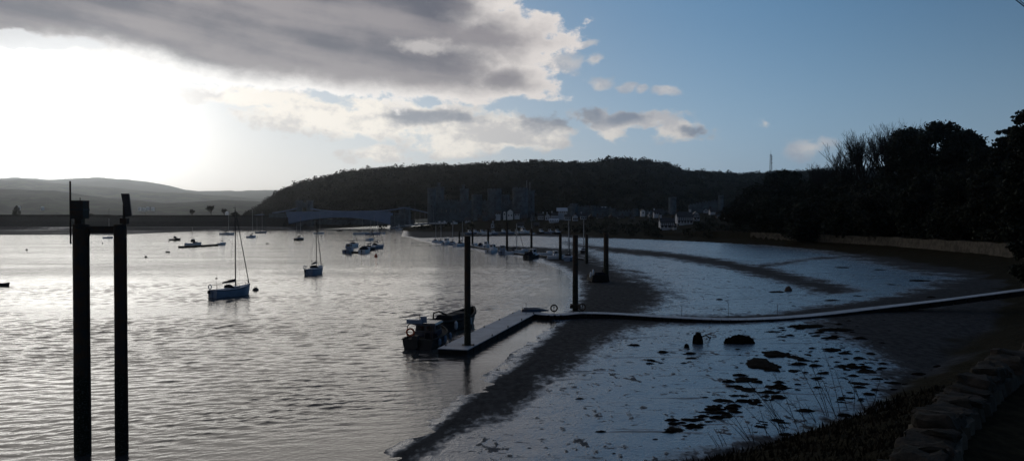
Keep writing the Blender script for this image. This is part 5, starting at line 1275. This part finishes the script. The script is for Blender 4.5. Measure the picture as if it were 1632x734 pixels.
o = lump('old_buoy', 1113, 549, 8, 4, 'round weed-grown buoy stranded on the mud', zt=.75, cat='buoy', group=None)
g = MB(); c = gp(1118, 546, .3); g.tube([(0, 0, .4), (.5, .6, .45), (1.0, 1.6, .1), (1.3, 2.4, .02)], .05, 5); o = g.build('old_branch', M_bark); o.location = c; tag(o, 'crooked branch leaning on the stranded round buoy', 'branch')
lump('weed_rock', 1095, 554, 4, 3, 'small dark stump just left of the stranded round buoy', zt=.3)
lump('old_buoy', 1257, 464, 5, 3, 'brownish stranded float beyond the walkway', zt=.6, m=M_brick, cat='buoy', group=None)
for px, py, w_, h_, lb in ((1240, 465, 12, 2, 'dark litter beside the brownish stranded float'), (1470, 457, 14, 2, 'dark rock on the far right of the upper mud'), (1425, 461, 7, 2, 'small rock left of the far right rock on the upper mud'), (1345, 430, 10, 1.2, 'flat dark rock on the upper mud near the shore wall'), (1405, 436, 9, 1, 'flat rock right of the other near the shore wall'),
    (1330, 484, 12, 2, 'low weed heap just beyond the walkway'), (1370, 478, 9, 1.5, 'small weed heap beyond the walkway further right')): lump('weed_rock', px, py, w_, h_, lb)

# ------------------------------------------------------------------ near bank: wall, grass, dead stems
WL = [Vector((.9, 2.6)), Vector((2.0, 4.2)), Vector((3.08, 5.7)), Vector((3.95, 7.0)), Vector((5.05, 8.3)), Vector((6.55, 9.9)), Vector((9.0, 12.2)), Vector((13, 16.0))]
root = empty('dry_stone_wall', (WL[2].x, WL[2].y, 0)); o_ = Vector((WL[2].x, WL[2].y))
def along(pts, step):
    out = []
    for a, b_ in zip(pts, pts[1:]):
        n = max(1, round((b_ - a).length / step)); out += [a.lerp(b_, k / n) for k in range(n)]
    return out
rnd = random.Random(12); wp = along(WL, .12); g = MB(); secs = []
for i, p in enumerate(wp):
    t_ = (wp[min(i + 1, len(wp) - 1)] - wp[max(i - 1, 0)]).normalized(); nr = Vector((-t_.y, t_.x)); q = p - o_; zt = 7.12
    ring = []
    for off_, z in ((.26, 5.2), (.24, 6.2), (.22, 6.8), (.20, zt), (0, zt + .03), (-.20, zt), (-.22, 6.8), (-.25, 5.9)):
        d_ = off_ + rnd.uniform(-.05, .05) * (1 if abs(off_) > .1 else 0); ring.append((q.x + nr.x * d_, q.y + nr.y * d_, z + rnd.uniform(-.03, .03)))
    secs.append(ring)
g.loft(secs, closed=True); g.build('masonry', M_wall, root)
def stone(c, size, rz, seed, tilt=0.0):
    r2 = random.Random(seed); bm = bmesh.new(); bmesh.ops.create_cube(bm, size=1); bmesh.ops.bevel(bm, geom=list(bm.edges), offset=.12, segments=1, affect='EDGES')
    bmesh.ops.subdivide_edges(bm, edges=list(bm.edges), cuts=2, use_grid_fill=True)
    off_ = Vector((r2.random() * 50, r2.random() * 50, 0)); Mx = Matrix.Translation(c) @ Matrix.Rotation(rz, 4, 'Z') @ Matrix.Rotation(tilt, 4, 'X') @ Matrix.Rotation(r2.uniform(-.12, .12), 4, 'Y')
    vs = []
    sk_ = r2.uniform(-.3, .3)
    for v in bm.verts:
        p = v.co.copy(); p += mnoise.noise_vector(p * 1.9 + off_) * .20 + mnoise.noise_vector(p * 5 + off_) * .10; p.x += sk_ * p.z
        vs.append(Mx @ Vector((p.x * size[0], p.y * size[1], p.z * size[2])))
    fs = [tuple(v.index for v in f.verts) for f in bm.faces]; bm.free(); return vs, fs
d_ = 0.0; tot = sum((b_ - a).length for a, b_ in zip(WL, WL[1:])); i = 0
def at(d):
    for a, b_ in zip(WL, WL[1:]):
        l_ = (b_ - a).length
        if d <= l_: return a.lerp(b_, d / l_), math.atan2(b_.y - a.y, b_.x - a.x)
        d -= l_
    return WL[-1], 0
while d_ < tot - .3 and i < 90:
    ln = rnd.uniform(.12, .32) * (1 + d_ * .03); p, a = at(d_ + ln / 2); hgt = rnd.uniform(.07, .22); q = p - o_
    vs, fs = stone(Vector((q.x, q.y, 7.12 + hgt * .38)), (ln, rnd.uniform(.27, .40), hgt), a + rnd.uniform(-.2, .2), i + 5, rnd.uniform(-.2, .2)); g = MB(); g.add(vs, fs); g.build('coping_stone', M_rock, root); d_ += ln * .97; i += 1
tag(root, 'rough dry stone wall with uneven coping stones beside the path at bottom right', 'wall')
# path behind the wall is part of the terrain; rough grass and dead stems on the bank
rs = np.random.RandomState(3); n = 26000; T_ = rs.rand(n); 
XX = rs.uniform(-1, 26, n); YY = rs.uniform(3.5, 36, n); dl = sdist(XX, YY, LAND); az_ = XX / YY * F_PX + 816
wline = np.interp(YY, [p.y for p in WL], [p.x for p in WL])
ok = (dl > .3) & (az_ > 930) & (az_ < 1700) & (XX < wline + 14 * (YY > 16.5) - .25); XX, YY = XX[ok], YY[ok]; ZZ = height(XX, YY); n = len(XX)
clump = vnoise(XX * 1.3, YY * 1.3) + .5; hgt = (.06 + .22 * clump * rs.rand(n)) * (.7 + YY / 30); a = rs.rand(n) * 6.283; wd = .010 + .0012 * YY; ln = (rs.rand(n) - .5) * hgt * 1.2
Pb = np.stack([XX, YY, ZZ - .02], 1); sdv = np.stack([np.cos(a) * wd, np.sin(a) * wd, np.zeros(n)], 1); tip = Pb + np.stack([ln, (rs.rand(n) - .5) * hgt, hgt], 1)
V = np.stack([Pb - sdv, Pb + sdv, tip], 1).reshape(-1, 3); gr = np_mesh('grass', V, np.arange(3 * n).reshape(-1, 3), M_grass); tag(gr, 'rough dead grass covering the near bank in front of the wall', 'grass', kind='stuff')
PL = [(1262, 686, 100, 'tallest dead stems leaning left over the mud from the bank edge'), (1236, 694, 80, 'clump of thin dead stems left of the tallest ones'), (1330, 664, 95, 'dead stems at the right, fanning over the bright mud'), (1296, 676, 60, 'short dead stems between the two tall clumps'),
      (1205, 706, 66, 'leftmost clump of dead stems on the bank edge'), (1372, 655, 62, 'dead stems near the top of the bank by the dark shore'), (1420, 690, 60, 'dead stems standing in the grass below the wall'), (1150, 712, 40, 'small sprig of dead stems at the left foot of the bank'), (1390, 712, 60, 'dead stems right in front of the nearest wall stones')]
for k, (px, py, hp, lb) in enumerate(PL):
    loc = ray_land(px, py, 8, 40); D = loc.y; sc_p = D / F_PX; root = empty('dead_plant', loc); r2 = random.Random(k + 60)
    for j in range(r2.randint(4, 6)):
        g = MB(); l_ = hp * sc_p * r2.uniform(.6, 1.25); dx = r2.uniform(-.75, -.15) if k not in (5,) else r2.uniform(-.4, .3); p = Vector((r2.uniform(-.5, .5), r2.uniform(-.3, .3), -.1)); pts_ = [p.copy()]; dd = Vector((dx, r2.uniform(-.2, .2), 1)).normalized()
        for s_ in range(5): dd = (dd + Vector((r2.uniform(-.1, .06), 0, -.03))).normalized(); p = p + dd * l_ / 5; pts_.append(p.copy())
        rr = max(.006, .00048 * D); g.tube(pts_, [rr, rr * .9, rr * .8, rr * .65, rr * .5, rr * .35], 4)
        for s_ in range(6):
            t = r2.uniform(.3, .95) * 5; i_ = int(t); b0 = pts_[i_].lerp(pts_[min(5, i_ + 1)], t - i_); g.tube([b0, b0 + Vector((r2.uniform(-.5, .5), r2.uniform(-.3, .3), r2.uniform(.3, .8))) * l_ * .16], [rr * .5, rr * .25], 3)
        g.build('stem', M_twig, root)
    tag(root, lb, 'plant', 'dead plants on the near bank')

# ------------------------------------------------------------------ scrub: ground cover nobody could count
rs = np.random.RandomState(21); n = 9000
px_ = rs.uniform(600, 1720, n); Dd = 1 / rs.uniform(1 / 700, 1 / 95, n); Xs = (px_ - 816) / F_PX * Dd; Ys = Dd
dl = sdist(Xs, Ys, LAND); hr = [(o.location.x, o.location.y, o.name) for o in col.objects if o.parent is None and o.name.split('.')[0] in ('house', 'castle', 'town_wall')]
ok = (dl > np.where(Ys < 290, 15, 5)) & ((Ys > 250) | (px_ > 1150))
for hx_, hy_, nm in hr:
    if nm.startswith('house'): ok &= ~((np.abs(Xs / Ys - hx_ / hy_) * F_PX < 14) & (Ys < hy_ + 12) & (Ys > hy_ - 45))
Xs, Ys, dl = Xs[ok], Ys[ok], dl[ok]; Zs = height(Xs, Ys)
rr = np.where(Ys < 290, rs.uniform(1.5, 3.2, len(Xs)), rs.uniform(.8, 2.4, len(Xs)))
Cc = np.stack([Xs, Ys, Zs + rr * .4], 1); Rr = np.stack([rr * 1.2, rr * 1.2, rr], 1)
V, Q = leaf_cloud(Cc, Rr, 42, .42, rs, .5)
tag(np_mesh('scrub', V, Q, M_leaf), 'dark scrub and hedges covering the land behind the shore', 'scrub', kind='stuff')

# small clots of weed and stones strewn over the wet mud: more than anyone could count
rs = np.random.RandomState(33); Vs = []; Fs = []; nv = 0
cl = [(px, py, w_, 12) for px, py, w_, h_, lb in LUMPS] + [(1300 + 14 * k, 522 + 11 * k, 34, 34) for k in range(9)] * 2 + [(1180, 540, 160, 60), (1000, 640, 200, 80), (1300, 480, 140, 24)] * 2
for cx_, cy_, sx_, sy_ in cl:
    for k in range(6):
        px, py = cx_ + rs.normal() * sx_ * .9, cy_ + rs.normal() * sy_ * .7
        if py < 440 or py > 730: continue
        c = gp(px, py, .25)
        if H(c.x, c.y) > 1.6 or H(c.x, c.y) < .02: continue
        r_ = (.05 + .16 * rs.rand() ** 3) * (1 + c.y / 90); z_ = H(c.x, c.y); n_ = 9; ring = []
        for j, (q, hz__) in enumerate(((1, -.03), (.75, .55), (.3, 1.0))):
            for i in range(n_):
                a = 6.283 * i / n_; w2 = q * r_ * (1 + .4 * rs.randn() * .7); ring.append((c.x + w2 * 1.5 * math.cos(a), c.y + w2 * math.sin(a), z_ + hz__ * r_ * .45 - .01))
        for j in range(2): Fs += [(nv + j * n_ + i, nv + j * n_ + (i + 1) % n_, nv + (j + 1) * n_ + (i + 1) % n_, nv + (j + 1) * n_ + i) for i in range(n_)]
        Fs += [tuple(nv + 2 * n_ + i for i in range(n_))]; Vs += ring; nv += 3 * n_
g = MB(); g.add(Vs, Fs); tag(g.build('weed_litter', M_weed), 'small clots of seaweed and stones strewn across the wet mud', 'seaweed', kind='stuff')
